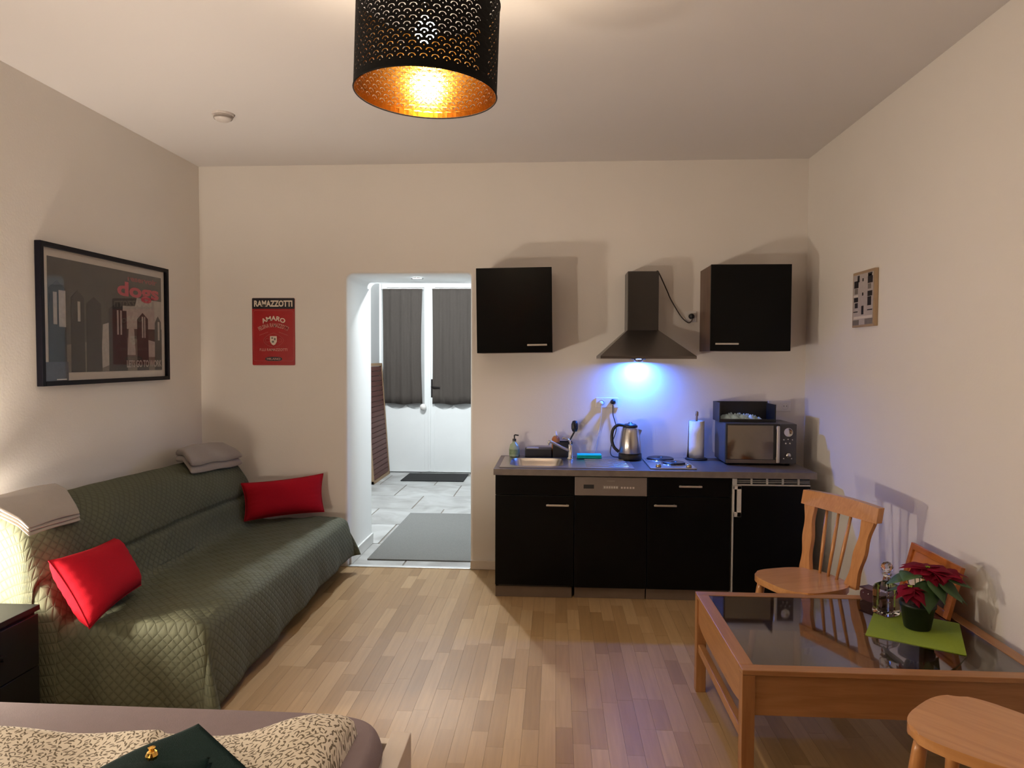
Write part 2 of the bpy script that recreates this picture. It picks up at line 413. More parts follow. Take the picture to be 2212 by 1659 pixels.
def rounded_rect(x0, x1, y0, y1, r, n=5):
    out = []
    for cx, cy, a0 in ((x1 - r, y1 - r, 0), (x0 + r, y1 - r, PI / 2), (x0 + r, y0 + r, PI), (x1 - r, y0 + r, 1.5 * PI)):
        for k in range(n + 1):
            a = a0 + k / n * PI / 2
            out.append((cx + r * math.cos(a), cy + r * math.sin(a)))
    return out
def text_bm(s, size, bold=0.0, depth=0.0006, align='CENTER', sx=1.0):
    cu = bpy.data.curves.new('lettering_curve', 'FONT')
    cu.body = s; cu.size = size; cu.align_x = align; cu.align_y = 'CENTER'; cu.extrude = depth; cu.offset = bold; cu.resolution_u = 3
    o = bpy.data.objects.new('lettering_tmp', cu); COL.objects.link(o)
    dg = bpy.context.evaluated_depsgraph_get()
    me = bpy.data.meshes.new_from_object(o.evaluated_get(dg))
    bm = B(); bm.from_mesh(me)
    bpy.data.objects.remove(o); bpy.data.curves.remove(cu); bpy.data.meshes.remove(me)
    if sx != 1.0:
        for v in bm.verts: v.co.x *= sx
    return bm
def fit_text(bm, w, h):
    xs = [v.co.x for v in bm.verts]; ys = [v.co.y for v in bm.verts]
    cx, cy = (min(xs) + max(xs)) / 2, (min(ys) + max(ys)) / 2
    kx, ky = w / (max(xs) - min(xs)), h / (max(ys) - min(ys))
    for v in bm.verts: v.co.x = (v.co.x - cx) * kx; v.co.y = (v.co.y - cy) * ky
    return bm
def copy_tree(o, parent=None):
    c = o.copy(); COL.objects.link(c); c.parent = parent
    for ch in list(o.children): copy_tree(ch, c)
    return c
def wob(*a):
    return math.sin(a[0] * 1.0) * math.cos(a[1] * 1.3 + 0.7) if len(a) > 1 else math.sin(a[0])

# ------------------------------------------------------------------ setting: shell
# floor with parquet strips
fl = struct(obj('floor', bx(XL, XR, YF, YB, -0.06, -0.008), M_UNDER))
def proj(p):
    v = Vector(p) - CAM; z = v.dot(fw)
    if z < 0.1: return None
    return (1106 + F_PX * v.dot(rt2) / z, 829.5 - F_PX * v.dot(up2) / z, z)
SW, GAP = 0.0683, 0.0007
strips = []
ncol = int(math.ceil((XR - XL) / SW))
for c in range(ncol):
    x0 = XL + c * SW; x1 = min(x0 + SW, XR)
    y = YF - random.random() * 0.5
    while y < YB:
        L = random.choice((0.26, 0.32, 0.38, 0.44, 0.52, 0.6))
        a, b_ = max(y, YF), min(y + L, YB)
        if b_ - a > 0.02: strips.append((x0 + GAP / 2, x1 - GAP / 2, a + GAP / 2, b_ - GAP / 2))
        y += L
def strip_area(s):
    x, y = (s[0] + s[1]) / 2, (s[2] + s[3]) / 2
    if x < -1.52 or (y > 4.47 and x > -0.38) or y < 1.9: return 0
    if x < -0.42 and y < 2.15 - 0.0: return 0
    pr_ = [proj((px, py, 0)) for px in (s[0], s[1]) for py in (s[2], s[3])]
    if any(q is None or q[0] < 0 or q[0] > 2212 or q[1] > 1700 for q in pr_): return 0
    if x > 0.75 and y < 3.3 and proj((x, y, 0))[0] > 1640: return 0
    q = proj((x, y, 0))
    return (s[1] - s[0]) * (s[3] - s[2]) / q[2] ** 3
order = sorted(range(len(strips)), key=lambda i: -strip_area(strips[i]))
unit = bx(-0.5, 0.5, -0.5, 0.5, -1.0, 0.0)
ume = bpy.data.meshes.new('strip'); unit.to_mesh(ume); unit.free(); ume.materials.append(M_FLOOR)
rest = B()
for n, i in enumerate(order):
    s = strips[i]
    if n < 300 and strip_area(s) > 0:
        o = bpy.data.objects.new('strip', ume); COL.objects.link(o); o.parent = fl
        o.location = ((s[0] + s[1]) / 2, (s[2] + s[3]) / 2, random.uniform(-0.0003, 0)); o.scale = (s[1] - s[0], s[3] - s[2], 0.008)
    else:
        box(rest, s[0], s[1], s[2], s[3], -0.008, 0)
ro = obj('parquet_strips', rest, M_FLOOR, fl); ro['kind'] = 'stuff'
# ceiling, walls
struct(obj('ceiling', bx(XL - 0.1, XR + 0.1, YF - 0.1, YB + 0.02, ZC, ZC + 0.1), M_CEIL))
struct(obj('wall_left', bx(XL - 0.15, XL, YF - 0.1, YB + 0.02, -0.06, ZC + 0.02), M_WALL))
struct(obj('wall_right', bx(XR, XR + 0.15, YF - 0.1, YB + 0.02, -0.06, ZC + 0.02), M_WALL))
struct(obj('wall_front', bx(XL - 0.1, XR + 0.1, YF - 0.15, YF, -0.06, ZC + 0.02), M_WALL))
# back wall with the deep rounded opening (one mesh; room-side plaster, hall-side white)
def back_wall():
    bm = B()
    x0, x1, zt = XL - 0.1, XR + 0.1, ZC + 0.02
    R = 0.035; n = 5
    # opening outline from bottom-left up and over to bottom-right
    def outline(y, off):
        # off: how far the arris flares open
        pts = [(DX0 - off, -0.05), (DX0 - off, 0.5), (DX0 - off, 1.2)]
        rr = 0.05
        for k in range(n + 1):
            a = PI - k / n * PI / 2
            pts.append((DX0 - off + rr + rr * math.cos(a), DZ + off - rr + rr * math.sin(a)))
        for k in range(n + 1):
            a = PI / 2 - k / n * PI / 2
            pts.append((DX1 + off - rr * 0.5 + rr * 0.5 * math.cos(a), DZ + off - rr * 0.5 + rr * 0.5 * math.sin(a)))
        pts += [(DX1 + off, 1.2), (DX1 + off, 0.5), (DX1 + off, -0.05)]
        return [bm.verts.new((a, y, b)) for a, b in pts]
    rings = []
    for k in range(5):
        a = k / 4 * PI / 2
        rings.append(outline(YB + 0.022 * (1 - math.cos(a)) * 1.0, 0.022 * (1 - math.sin(a))))
    rings.append(outline(YB + WT, 0.0))
    for q, (r0, r1) in enumerate(zip(rings[:-1], rings[1:])):
        for i in range(len(r0) - 1):
            f = bm.faces.new((r0[i], r0[i + 1], r1[i + 1], r1[i])); f.smooth = True
            f.material_index = 1 if q >= 2 else 0
    for ring, y, mi in ((rings[0], YB, 0), (rings[-1], YB + WT, 1)):
        outer = [bm.verts.new(p) for p in ((x0, y, -0.05), (x0, y, zt), (x1, y, zt), (x1, y, -0.05))]
        loop = outer + list(reversed(ring))
        for tr in geometry.tessellate_polygon([[Vector((v.co.x, v.co.z, 0)) for v in loop]]):
            f = bm.faces.new([loop[i] for i in tr]); f.material_index = mi
    me = bpy.data.meshes.new('wall_back')
    bmesh.ops.recalc_face_normals(bm, faces=bm.faces[:]); bm.to_mesh(me); bm.free()
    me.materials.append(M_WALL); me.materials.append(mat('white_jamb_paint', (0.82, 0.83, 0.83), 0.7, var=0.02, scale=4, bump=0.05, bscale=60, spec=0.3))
    o = bpy.data.objects.new('wall_back', me); COL.objects.link(o); return struct(o)
back_wall()
# skirting
struct(obj('baseboard_back', bx(DX1 + 0.002, -0.40, YB - 0.014, YB, 0, 0.065, 0.004), M_BASEB))
struct(obj('baseboard_hall_jamb', bx(DX0, DX0 + 0.016, YB + 0.03, YB + WT, 0.0, 0.085, 0.004), M_WHITEP))
struct(obj('baseboard_right', bx(XR - 0.014, XR, YF, KF - 0.05, 0, 0.065, 0.004), M_BASEB))
struct(obj('trim_1', bx(DX0, DX1, YB - 0.012, YB + 0.03, -0.02, 0.006, 0.002), mat('aluminium_threshold', (0.7, 0.72, 0.72), 0.35, 0.6)))
# hall shell
hf = struct(obj('floor_hall', bx(HX0 - 0.1, HX1 + 0.1, YB, HY1 + 0.1, -0.06, -0.006), M_GROUT))
TY = [5.075, 5.68, 6.36, 7.03, 7.70, 8.36, 9.02, 9.30]
for r_ in range(len(TY) - 1):
    x = HX0 - (0.33 if r_ % 2 else 0.0) - 0.10
    while x < HX1:
        a, b_ = max(x, HX0), min(x + 0.66, HX1)
        ya, yb = TY[r_] + 0.006, TY[r_ + 1] - 0.006
        segs = [(a, b_, ya, yb)]
        if ya < YB + WT - 0.05: segs = [(max(a, DX0 + 0.002), min(b_, DX1 - 0.002), ya, yb)]
        for (p, q, u_, w_) in segs:
            if q - p > 0.05: obj('tile', bx(p + 0.006, q - 0.006, u_, w_, -0.006, random.uniform(-0.0012, 0.0), 0.0015, 1), M_TILE, hf)
        x += 0.66
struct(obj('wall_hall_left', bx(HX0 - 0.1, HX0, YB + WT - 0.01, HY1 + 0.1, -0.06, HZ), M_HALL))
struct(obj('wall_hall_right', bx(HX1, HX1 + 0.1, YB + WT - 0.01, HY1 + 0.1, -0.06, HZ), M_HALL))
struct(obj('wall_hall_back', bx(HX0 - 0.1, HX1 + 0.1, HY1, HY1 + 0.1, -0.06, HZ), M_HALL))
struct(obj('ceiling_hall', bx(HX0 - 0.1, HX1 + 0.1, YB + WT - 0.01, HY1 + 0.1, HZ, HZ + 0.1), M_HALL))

# hall double door
door = bpy.data.objects.new('door_1', None); COL.objects.link(door); door.location = (-1.655, HY1, 0); struct(door)
bm = B()
for x0, x1 in ((-0.67, -0.635), (0.635, 0.67)): box(bm, x0, x1, -0.05, 0, 0, 2.56, 0.004)
box(bm, -0.67, 0.67, -0.05, 0, 2.52, 2.56, 0.004)
obj('door_frame', bm, M_WHITEP, door)
for s in (-1, 1):
    x0, x1 = (-0.632, -0.003) if s < 0 else (0.003, 0.632)
    bm = B()
    for a, b_ in ((x0, x0 + 0.065), (x1 - 0.065, x1)): box(bm, a, b_, -0.045, -0.005, 0.012, 2.515, 0.003)
    box(bm, x0 + 0.065, x1 - 0.065, -0.045, -0.005, 2.44, 2.515, 0.003)
    # lower panel with a scalloped top edge
    poly = [(x0 + 0.065, 0.012), (x1 - 0.065, 0.012)]
    for k in range(25):
        t = k / 24; xx = x1 - 0.065 + t * (x0 - x1 + 0.13)
        poly.append((xx, 0.875 - 0.055 * abs(math.sin(t * PI * 2)) ** 0.8 + 0.02))
    prism(bm, poly, -0.040, -0.012, 'y')
    lf = obj('door_leaf', bm, M_WHITEP, door)
    obj('pane', bx(x0 + 0.06, x1 - 0.06, -0.024, -0.020, 0.80, 2.45), mat('frosted_pane', (0.42, 0.43, 0.43), 0.5), lf)
    if s > 0:
        obj('astragal', bx(-0.018, 0.018, -0.058, -0.045, 0.02, 2.50, 0.004), M_WHITEP, lf)
        bm = B(); box(bm, 0.022, 0.055, -0.052, -0.045, 1.0, 1.24, 0.006)
        obj('lock_plate', bm, mat('dark_iron', (0.03, 0.025, 0.025), 0.35, 0.8), lf)
        bm = B(); tube(bm, [(0.038, -0.05, 1.14), (0.038, -0.095, 1.14), (0.05, -0.10, 1.14), (0.15, -0.10, 1.125)], 0.011, 8)
        obj('handle', bm, MATS['dark_iron'], lf)
    else:
        bm = lathe(B(), [(0.0, 0), (0.02, 0), (0.02, 0.03), (0.042, 0.045), (0.042, 0.06), (0.0, 0.068)], 16)
        bmesh.ops.rotate(bm, matrix=Matrix.Rotation(PI / 2, 3, 'X'), verts=bm.verts[:]); bmesh.ops.translate(bm, verts=bm.verts[:], vec=(-0.075, -0.042, 0.875))
        obj('knob', bm, M_WHITEPL, lf, True)
# curtains on the door glass (each its own thing)
for s, lab in ((-1, 'dark grey curtain on the left leaf of the hall door'), (1, 'dark grey curtain on the right hall door leaf, beside the dark handle')):
    x0, x1 = (-2.262, -1.742) if s < 0 else (-1.607, -1.10)
    t = thing('door_curtain', lab, 'curtain', ((x0 + x1) / 2, HY1 - 0.07, 0.0), 0, 'curtains on the hall door')
    w = x1 - x0
    def cf(u, v):
        z = 0.915 + v * 1.505
        pinch = 1 - 0.05 * math.sin(v * PI) * (0.4 + u * (1 if s < 0 else 0)) + 0.01
        xx = (u - 0.5) * w * pinch
        return Vector((xx, -0.018 + 0.009 * math.sin(u * 22 + 0.6 * math.sin(v * 5)) * (1.1 - 0.5 * v) + 0.003 * math.sin(u * 47 + v), z + 0.008 * math.sin(u * 9) * (1 - v)))
    bm = B(); gridsurf(bm, cf, 80, 14); c = obj('fabric', bm, M_CURT, t, True)
    md = c.modifiers.new('thickness', 'SOLIDIFY'); md.thickness = 0.003
    bm = B(); tube(bm, [(-w / 2 - 0.02, -0.02, 2.425), (w / 2 + 0.02, -0.02, 2.425)], 0.006, 8); obj('curtain_rod', bm, M_WHITEPL, t)
# hall: mats, leaning panel, lamps
def soft_slab(name, x0, x1, y0, y1, h, m, lab, cat, skew=0.0):
    bm = B(); prism(bm, [(x0, y0), (x1, y0), (x1 + skew, y1), (x0 + skew, y1)], 0.0, h, 'z', min(0.004, h * 0.3))
    return tag(obj(name, bm, m), lab, cat)
soft_slab('doormat', -1.90, -1.12, 8.60, 9.15, 0.012, M_BLKMAT, 'black doormat lying right before the white double door', 'doormat')
soft_slab('hall_rug', -1.405, -0.62, 5.21, 6.80, 0.010, M_RUGM, 'speckled grey rug on the hall tiles just past the doorway', 'rug')
t = thing('slatted_panel', 'red-brown slatted board with pale wooden edge leaning in the hall', 'board', (-2.17, 8.85, 0.0))
L0, L1, TILT = -0.52, 0.31, 0.10
def lean(bm):
    for v in bm.verts:
        v.co.x -= TILT * v.co.z / 1.45
    return bm
bm = B()
for a, b_ in ((L0, L0 + 0.035), (L1 - 0.035, L1)): box(bm, -0.022, 0.008, a, b_, 0.0, 1.45)
box(bm, -0.022, 0.008, L0, L1, 0.0, 0.035); box(bm, -0.022, 0.008, L0, L1, 1.415, 1.45)
obj('edge_frame', lean(bm), M_TANWOOD, t)
for k in range(22):
    z = 0.04 + k * 0.0625
    obj('slat', lean(bx(-0.018, 0.004, L0 + 0.035, L1 - 0.035, z, z + 0.056, 0.004, 1)), M_BROWNS, t)
t = thing('hall_ceiling_lamp', 'white round hall ceiling lamp hidden above the doorway', 'lamp', (-1.33, 6.95, HZ))
obj('lamp_base', lathe(B(), [(0.0, -0.03), (0.10, -0.03), (0.10, 0), (0, 0)], 24), M_WHITEPL, t)
obj('bulb', lathe(B(), [(0.0, -0.17), (0.05, -0.155), (0.075, -0.10), (0.05, -0.045), (0.0, -0.031)], 16), M_BULBC, t, True)
t = thing('recessed_spotlight', 'small round spotlight set in the soffit of the doorway', 'spotlight', (-1.04, 5.30, DZ))
obj('spot_ring', lathe(B(), [(0.034, -0.004), (0.046, -0.006), (0.050, 0.002), (0.034, 0.002), (0.034, -0.004)], 24, cap=False), M_CHROME, t, True)
obj('spot_lens', lathe(B(), [(0.0, -0.003), (0.034, -0.003), (0.034, 0.0), (0.0, 0.0)], 20), M_BULBS, t)
# smoke detector on the ceiling
t = thing('smoke_detector', 'small white round smoke detector on the ceiling', 'smoke detector', (-1.886, 3.96, ZC))
obj('housing', lathe(B(), [(0.0, -0.042), (0.035, -0.040), (0.048, -0.028), (0.052, -0.012)], 28), mat('smoke_plastic', (0.62, 0.57, 0.54), 0.4), t, True)
obj('mounting_ring', lathe(B(), [(0.058, -0.012), (0.060, 0.0), (0.0, 0.0)], 28), MATS['smoke_plastic'], t)
obj('vent_slot_band', lathe(B(), [(0.0485, -0.030), (0.0515, -0.026), (0.0515, -0.021), (0.0495, -0.018)], 28, cap=False), M_BLANK, t)

# ------------------------------------------------------------------ pendant lamp
PC = Vector((-0.395, 2.15, 2.315))
t = thing('pendant_lamp', 'black perforated drum pendant lamp with gold lining', 'lamp', PC)
TILTM = Matrix.Rotation(math.radians(2.0), 3, 'Y')
R0, HS = 0.214, 0.27
def perforated():
    bm = B()
    NC, NR = 42, 14
    seam = 1                        # one cell without holes
    cw = 2 * PI * R0 / NC
    b0, b1 = 0.018, 0.016           # plain rims
    rh = (HS - b0 - b1) / NR
    # one cell: outline + arc slot + dot, triangulated with holes
    ra, rb = 0.0117, 0.0088
    cxm, czm = 0.0, -0.0022
    outer = []
    arc = []
    a0, a1 = math.radians(14), math.radians(166)
    for k in range(9): a = a0 + k / 8 * (a1 - a0); arc.append((cxm + ra * math.cos(a), czm + ra * math.sin(a)))
    for k in range(9): a = a1 - k / 8 * (a1 - a0); arc.append((cxm + rb * math.cos(a), czm + rb * math.sin(a)))
    dot = [(cxm + 0.0019 * math.cos(2 * PI * k / 6), czm - 0.0012 + 0.0019 * math.sin(2 * PI * k / 6)) for k in range(6)]
    hw, hh = cw / 2, rh / 2
    outer = [(-hw, -hh), (0, -hh), (hw, -hh), (hw, 0), (hw, hh), (0, hh), (-hw, hh), (-hw, 0)]
    loops = [outer, arc, dot]
    flat = [p for l in loops for p in l]
    tess = geometry.tessellate_polygon([[Vector((p[0], p[1], 0)) for p in l] for l in loops])
    hole_loops = [list(range(8, 8 + len(arc))), list(range(8 + len(arc), 8 + len(arc) + len(dot)))]
    def put(s, z, r=R0):
        a = s / R0
        return TILTM @ Vector((r * math.sin(a), -r * math.cos(a), z))
    SEAM_A = math.radians(61)
    for row in range(NR):
        zc = b0 + (row + 0.5) * rh
        for c in range(NC):
            sc = (c + (0.5 if row % 2 else 0)) * cw
            ang = (sc / R0) % (2 * PI)
            plain = abs((ang - SEAM_A + PI) % (2 * PI) - PI) < 0.11
            if plain:
                vs = [bm.verts.new(put(sc + x, zc + z)) for x, z in outer]
                bm.faces.new(vs); continue
            vs = [bm.verts.new(put(sc + x, zc + z)) for x, z in flat]
            for tr in tess:
                try: bm.faces.new([vs[i] for i in tr])
                except ValueError: pass
    n = NC * 2
    for za, zb in ((0, b0), (HS - b1, HS)):
        A = [bm.verts.new(put(i * cw / 2, za)) for i in range(n)]; Bv = [bm.verts.new(put(i * cw / 2, zb)) for i in range(n)]
        for i in range(n):
            j = (i + 1) % n; bm.faces.new((A[i], A[j], Bv[j], Bv[i]))
    bmesh.ops.remove_doubles(bm, verts=bm.verts[:], dist=1e-5)
    return bm
so = obj('lamp_shade', perforated(), [M_SHADEB, M_SHADEG], t)
# outward normals, then a thin inner lining in gold
bm = B(); bm.from_mesh(so.data)
for f in bm.faces:
    c = TILTM.inverted() @ f.calc_center_median()
    nl = TILTM.inverted() @ f.normal
    if c.x * nl.x + c.y * nl.y < 0: f.normal_flip()
bm.to_mesh(so.data); bm.free()
md = so.modifiers.new('lining', 'SOLIDIFY'); md.thickness = 0.0012; md.offset = -1; md.material_offset = 1; md.material_offset_rim = 0
for zz in (0.0, HS):
    bm = B(); tube(bm, [TILTM @ Vector((R0 * math.cos(a), R0 * math.sin(a), zz)) for a in [2 * PI * k / 64 for k in range(65)]], 0.0022, 6, False)
    obj('rim_wire', bm, M_SHADEB, t)
bm = B()
for k in range(3):
    a = 2 * PI * k / 3 + 0.5
    tube(bm, [TILTM @ Vector((0.022 * math.cos(a), 0.022 * math.sin(a), HS - 0.03)), TILTM @ Vector((R0 * math.cos(a), R0 * math.sin(a), HS))], 0.0025, 6)
obj('spider_wire', bm, M_BLACKM, t)
obj('bulb', lathe(B(), [(0.0, 0.0), (0.020, 0.004), (0.031, 0.018), (0.033, 0.032), (0.027, 0.050), (0.016, 0.066), (0.0, 0.068)], 20, (0, 0, 0.155)), M_BULBP, t, True)
obj('socket', lathe(B(), [(0.0, 0.222), (0.018, 0.222), (0.020, 0.27), (0.006, 0.30), (0, 0.30)], 16), M_BLACKM, t, True)
obj('cord', tube(B(), [(0, 0, 0.29), (0, 0, ZC - PC.z - 0.03)], 0.0035, 8), M_BLACKM, t)
obj('ceiling_canopy', lathe(B(), [(0.0, ZC - PC.z - 0.05), (0.02, ZC - PC.z - 0.05), (0.05, ZC - PC.z - 0.01), (0.05, ZC - PC.z), (0, ZC - PC.z)], 20), M_BLACKM, t, True)

# ------------------------------------------------------------------ kitchen: base units (fronts at KF+0.02)
FY = KF + 0.025          # face of the doors
BY = YB - 0.005
def bar_handle(x0, x1, z, y, parent):
    bm = B(); box(bm, x0, x1, y - 0.030, y - 0.020, z - 0.006, z + 0.006, 0.002)
    for x in (x0 + 0.012, x1 - 0.012): box(bm, x - 0.004, x + 0.004, y - 0.021, y, z - 0.004, z + 0.004)
    return obj('handle', bm, M_SILVERP, parent)
UZ0, UZ1 = 0.085, WTOP - 0.040
def unit_thing(name, lab, cat, x0, x1):
    return thing(name, lab, cat, ((x0 + x1) / 2, (FY + BY) / 2, 0))
def rel(t, x0, x1, y0, y1, z0, z1, bev=0.0):
    l = t.location
    return bx(x0 - l.x, x1 - l.x, y0 - l.y, y1 - l.y, z0 - l.z, z1 - l.z, bev)
# sink base
X = [-0.377, 0.122, 0.576, 1.092, 1.572]
t = unit_thing('sink_cabinet', 'black base cabinet under the sink, leftmost of the kitchen row', 'cabinet', X[0], X[1])
obj('body', rel(t, X[0] + 0.004, X[1] - 0.001, FY + 0.02, BY, 0.07, UZ1 - 0.17), M_BLACKM, t)
for a, b_ in ((X[0] + 0.004, X[0] + 0.02), (X[1] - 0.02, X[1] - 0.001)): obj('side_panel', rel(t, a, b_, FY + 0.02, BY, 0.07, UZ1), M_BLACKM, t)
obj('plinth', rel(t, X[0] + 0.002, X[1] - 0.012, FY + 0.025, FY + 0.04, 0.0, 0.085, 0.002), M_PLINTH, t)
obj('front_panel', rel(t, X[0] + 0.002, X[1] - 0.002, FY, FY + 0.018, 0.660, UZ1, 0.0015), M_BLACK, t)
d = obj('door', rel(t, X[0] + 0.002, X[1] - 0.002, FY, FY + 0.018, UZ0, 0.656, 0.0015), M_BLACK, t)
def hpart(t, d, x0, x1, z):
    l = t.location; return bar_handle(x0 - l.x, x1 - l.x, z, FY - l.y, d)
hpart(t, d, -0.053, 0.089, 0.600)
# dishwasher
t = unit_thing('dishwasher', 'built-in dishwasher with taupe control panel and black front', 'dishwasher', X[1], X[2])
obj('body', rel(t, X[1] + 0.003, X[2] - 0.003, FY + 0.02, BY, 0.07, UZ1 - 0.02), M_BLACKM, t)
cp = obj('control_panel', rel(t, X[1] + 0.003, X[2] - 0.002, FY - 0.004, FY + 0.02, 0.662, UZ1 - 0.006, 0.003), M_PANEL, t)
l = t.location
obj('grip_recess', rel(t, 0.180, 0.245, FY - 0.0046, FY - 0.0035, 0.706, 0.731), M_BLACKM, cp)
obj('display', rel(t, 0.300, 0.398, FY - 0.0046, FY - 0.0035, 0.704, 0.727), mat('panel_display', (0.20, 0.17, 0.15), 0.3), cp)
for k in range(6): obj('button', rel(t, 0.306 + k * 0.0152, 0.317 + k * 0.0152, FY - 0.0065, FY - 0.0045, 0.709, 0.722, 0.001), M_GREYPL, cp)
for k in range(5): obj('button', rel(t, 0.412 + k * 0.018, 0.424 + k * 0.018, FY - 0.006, FY - 0.004, 0.708, 0.720, 0.001), mat('pale_button', (0.45, 0.38, 0.34), 0.4), cp)
obj('badge', rel(t, 0.325, 0.375, FY - 0.0046, FY - 0.0035, 0.752, 0.758), MATS['panel_display'], cp)
obj('door', rel(t, X[1] + 0.002, X[2] - 0.002, FY, FY + 0.018, UZ0 - 0.008, 0.658, 0.0015), M_BLACK, t)
obj('plinth', rel(t, X[1] + 0.006, X[2] - 0.004, FY + 0.035, FY + 0.05, 0.0, 0.078, 0.002), M_PLINTH, t)
# drawer unit
t = unit_thing('drawer_cabinet', 'black base cabinet with drawer over door, under the hotplates', 'cabinet', X[2], X[3])
obj('body', rel(t, X[2] + 0.003, X[3] - 0.003, FY + 0.02, BY, 0.07, UZ1 - 0.02), M_BLACKM, t)
d = obj('drawer', rel(t, X[2] + 0.002, X[3] - 0.002, FY, FY + 0.018, 0.664, UZ1 - 0.004, 0.0015), M_BLACK, t); hpart(t, d, 0.768, 0.909, 0.730)
d = obj('door', rel(t, X[2] + 0.002, X[3] - 0.002, FY, FY + 0.018, UZ0 - 0.008, 0.660, 0.0015), M_BLACK, t); hpart(t, d, 0.616, 0.755, 0.609)
obj('plinth', rel(t, X[2] + 0.004, X[3] - 0.004, FY + 0.035, FY + 0.05, 0.0, 0.078, 0.002), M_PLINTH, t)
# fridge
t = unit_thing('under_counter_fridge', 'black under-counter fridge with grey grip and vent, behind the chair', 'fridge', X[3], X[4])
obj('body', rel(t, X[3] + 0.004, X[4] - 0.002, FY + 0.03, BY, 0.02, UZ1 - 0.02), M_GREYPL, t)
obj('door', rel(t, X[3] + 0.016, X[4] - 0.002, FY - 0.004, FY + 0.026, 0.03, 0.735, 0.003), M_BLACK, t)
obj('edge_strip', rel(t, X[3] + 0.006, X[3] + 0.014, FY - 0.006, FY + 0.026, 0.03, 0.738, 0.001), M_GREYPL, t)
vf = obj('vent_frame', rel(t, X[3] + 0.006, X[4] - 0.002, FY + 0.012, FY + 0.03, 0.739, UZ1 - 0.004, 0.001), M_BLACKM, t)
obj('vent_rail', rel(t, X[3] + 0.006, X[4] - 0.002, FY - 0.004, FY + 0.014, 0.738, 0.746, 0.001), M_GREYPL, vf)
obj('vent_end', rel(t, X[3] + 0.006, X[3] + 0.034, FY - 0.002, FY + 0.014, 0.746, UZ1 - 0.004, 0.001), M_GREYPL, vf)
for k in range(5):
    xx = X[3] + 0.118 + k * 0.095
    if xx < X[4] - 0.01: obj('vent_rib', rel(t, xx, xx + 0.010, FY, FY + 0.014, 0.746, UZ1 - 0.004), M_GREYPL, vf)
for zz in (0.757, 0.768): obj('vent_slat', rel(t, X[3] + 0.034, X[4] - 0.004, FY + 0.004, FY + 0.014, zz, zz + 0.003), M_GREYPL, vf)
bm = B(); lx, ly = t.location.x, t.location.y
hx0, hx1, hz0, hz1 = 1.100 - lx, 1.150 - lx, 0.545, 0.738
box(bm, hx0 + 0.024, hx1, FY - 0.016 - ly, FY - 0.004 - ly, hz0, hz1, 0.002); box(bm, hx0, hx0 + 0.008, FY - 0.016 - ly, FY - 0.004 - ly, hz0, hz1, 0.001)
box(bm, hx0, hx1, FY - 0.016 - ly, FY - 0.004 - ly, hz0, hz0 + 0.030, 0.002); box(bm, hx0, hx1, FY - 0.016 - ly, FY - 0.004 - ly, hz1 - 0.022, hz1, 0.002)
obj('grip', bm, mat('pale_grey_plastic', (0.50, 0.47, 0.43), 0.4), t)
# worktop with a cut-out for the sink bowl
SKX0, SKX1, SKY0, SKY1 = -0.30, 0.06, 4.535, 4.90        # bowl opening
def slab_with_hole(x0, x1, y0, y1, z0, z1, hole):
    bm = B(); outer = [(x0, y0), (x1, y0), (x1, y1), (x0, y1)]
    loops = [outer, hole]; flat = outer + hole
    tess = geometry.tessellate_polygon([[Vector((a, b_, 0)) for a, b_ in l] for l in loops])
    for z in (z0, z1):
        vs = [bm.verts.new((a, b_, z)) for a, b_ in flat]
        for tr in tess: bm.faces.new([vs[i] for i in tr])
        if z == z0: lo = vs
        else: hi = vs
    for a, n in ((0, 4), (4, len(hole))):
        for i in range(n):
            j = (i + 1) % n
            bm.faces.new((lo[a + i], lo[a + j], hi[a + j], hi[a + i]))
    return bm
hole = rounded_rect(SKX0, SKX1, SKY0, SKY1, 0.07)
wt = obj('worktop', slab_with_hole(-0.385, 1.60, KF, YB - 0.001, WTOP - 0.038, WTOP, hole), M_WORKT)
tag(wt, 'long grey-brown worktop over the black base units', 'worktop')
# sink
t = thing('sink', 'stainless steel sink with bowl and ribbed drainer', 'sink', (0.07, 4.72, WTOP))
l = t.location
def shift(bm, v):
    bmesh.ops.translate(bm, verts=bm.verts[:], vec=-Vector(v)); return bm
hole2 = rounded_rect(SKX0 + 0.006, SKX1 - 0.006, SKY0 + 0.006, SKY1 - 0.006, 0.065)
obj('rim_plate', shift(slab_with_hole(-0.352, 0.500, 4.475, 4.975, WTOP + 0.0005, WTOP + 0.005, hole2), l), M_STEEL, t)
bm = B(); rings = []
for inset, dz in ((0.0, 0.004), (0.010, -0.02), (0.018, -0.10), (0.05, -0.135), (0.14, -0.14)):
    pts = rounded_rect(SKX0 + 0.006 + inset, SKX1 - 0.006 - inset, SKY0 + 0.006 + inset, SKY1 - 0.006 - inset, max(0.065 - inset * 0.3, 0.03))
    rings.append([bm.verts.new((a - l.x, b_ - l.y, dz)) for a, b_ in pts])
for r0, r1 in zip(rings[:-1], rings[1:]):
    n = len(r0)
    for i in range(n): bm.faces.new((r0[i], r0[(i + 1) % n], r1[(i + 1) % n], r1[i]))
bm.faces.new(rings[-1])
obj('bowl', bm, M_STEEL, t, True)
for k in range(6): obj('drainer_rib', rel(t, 0.20, 0.47, 4.54 + k * 0.06, 4.556 + k * 0.06, WTOP + 0.005, WTOP + 0.0085, 0.002), M_STEEL, t)
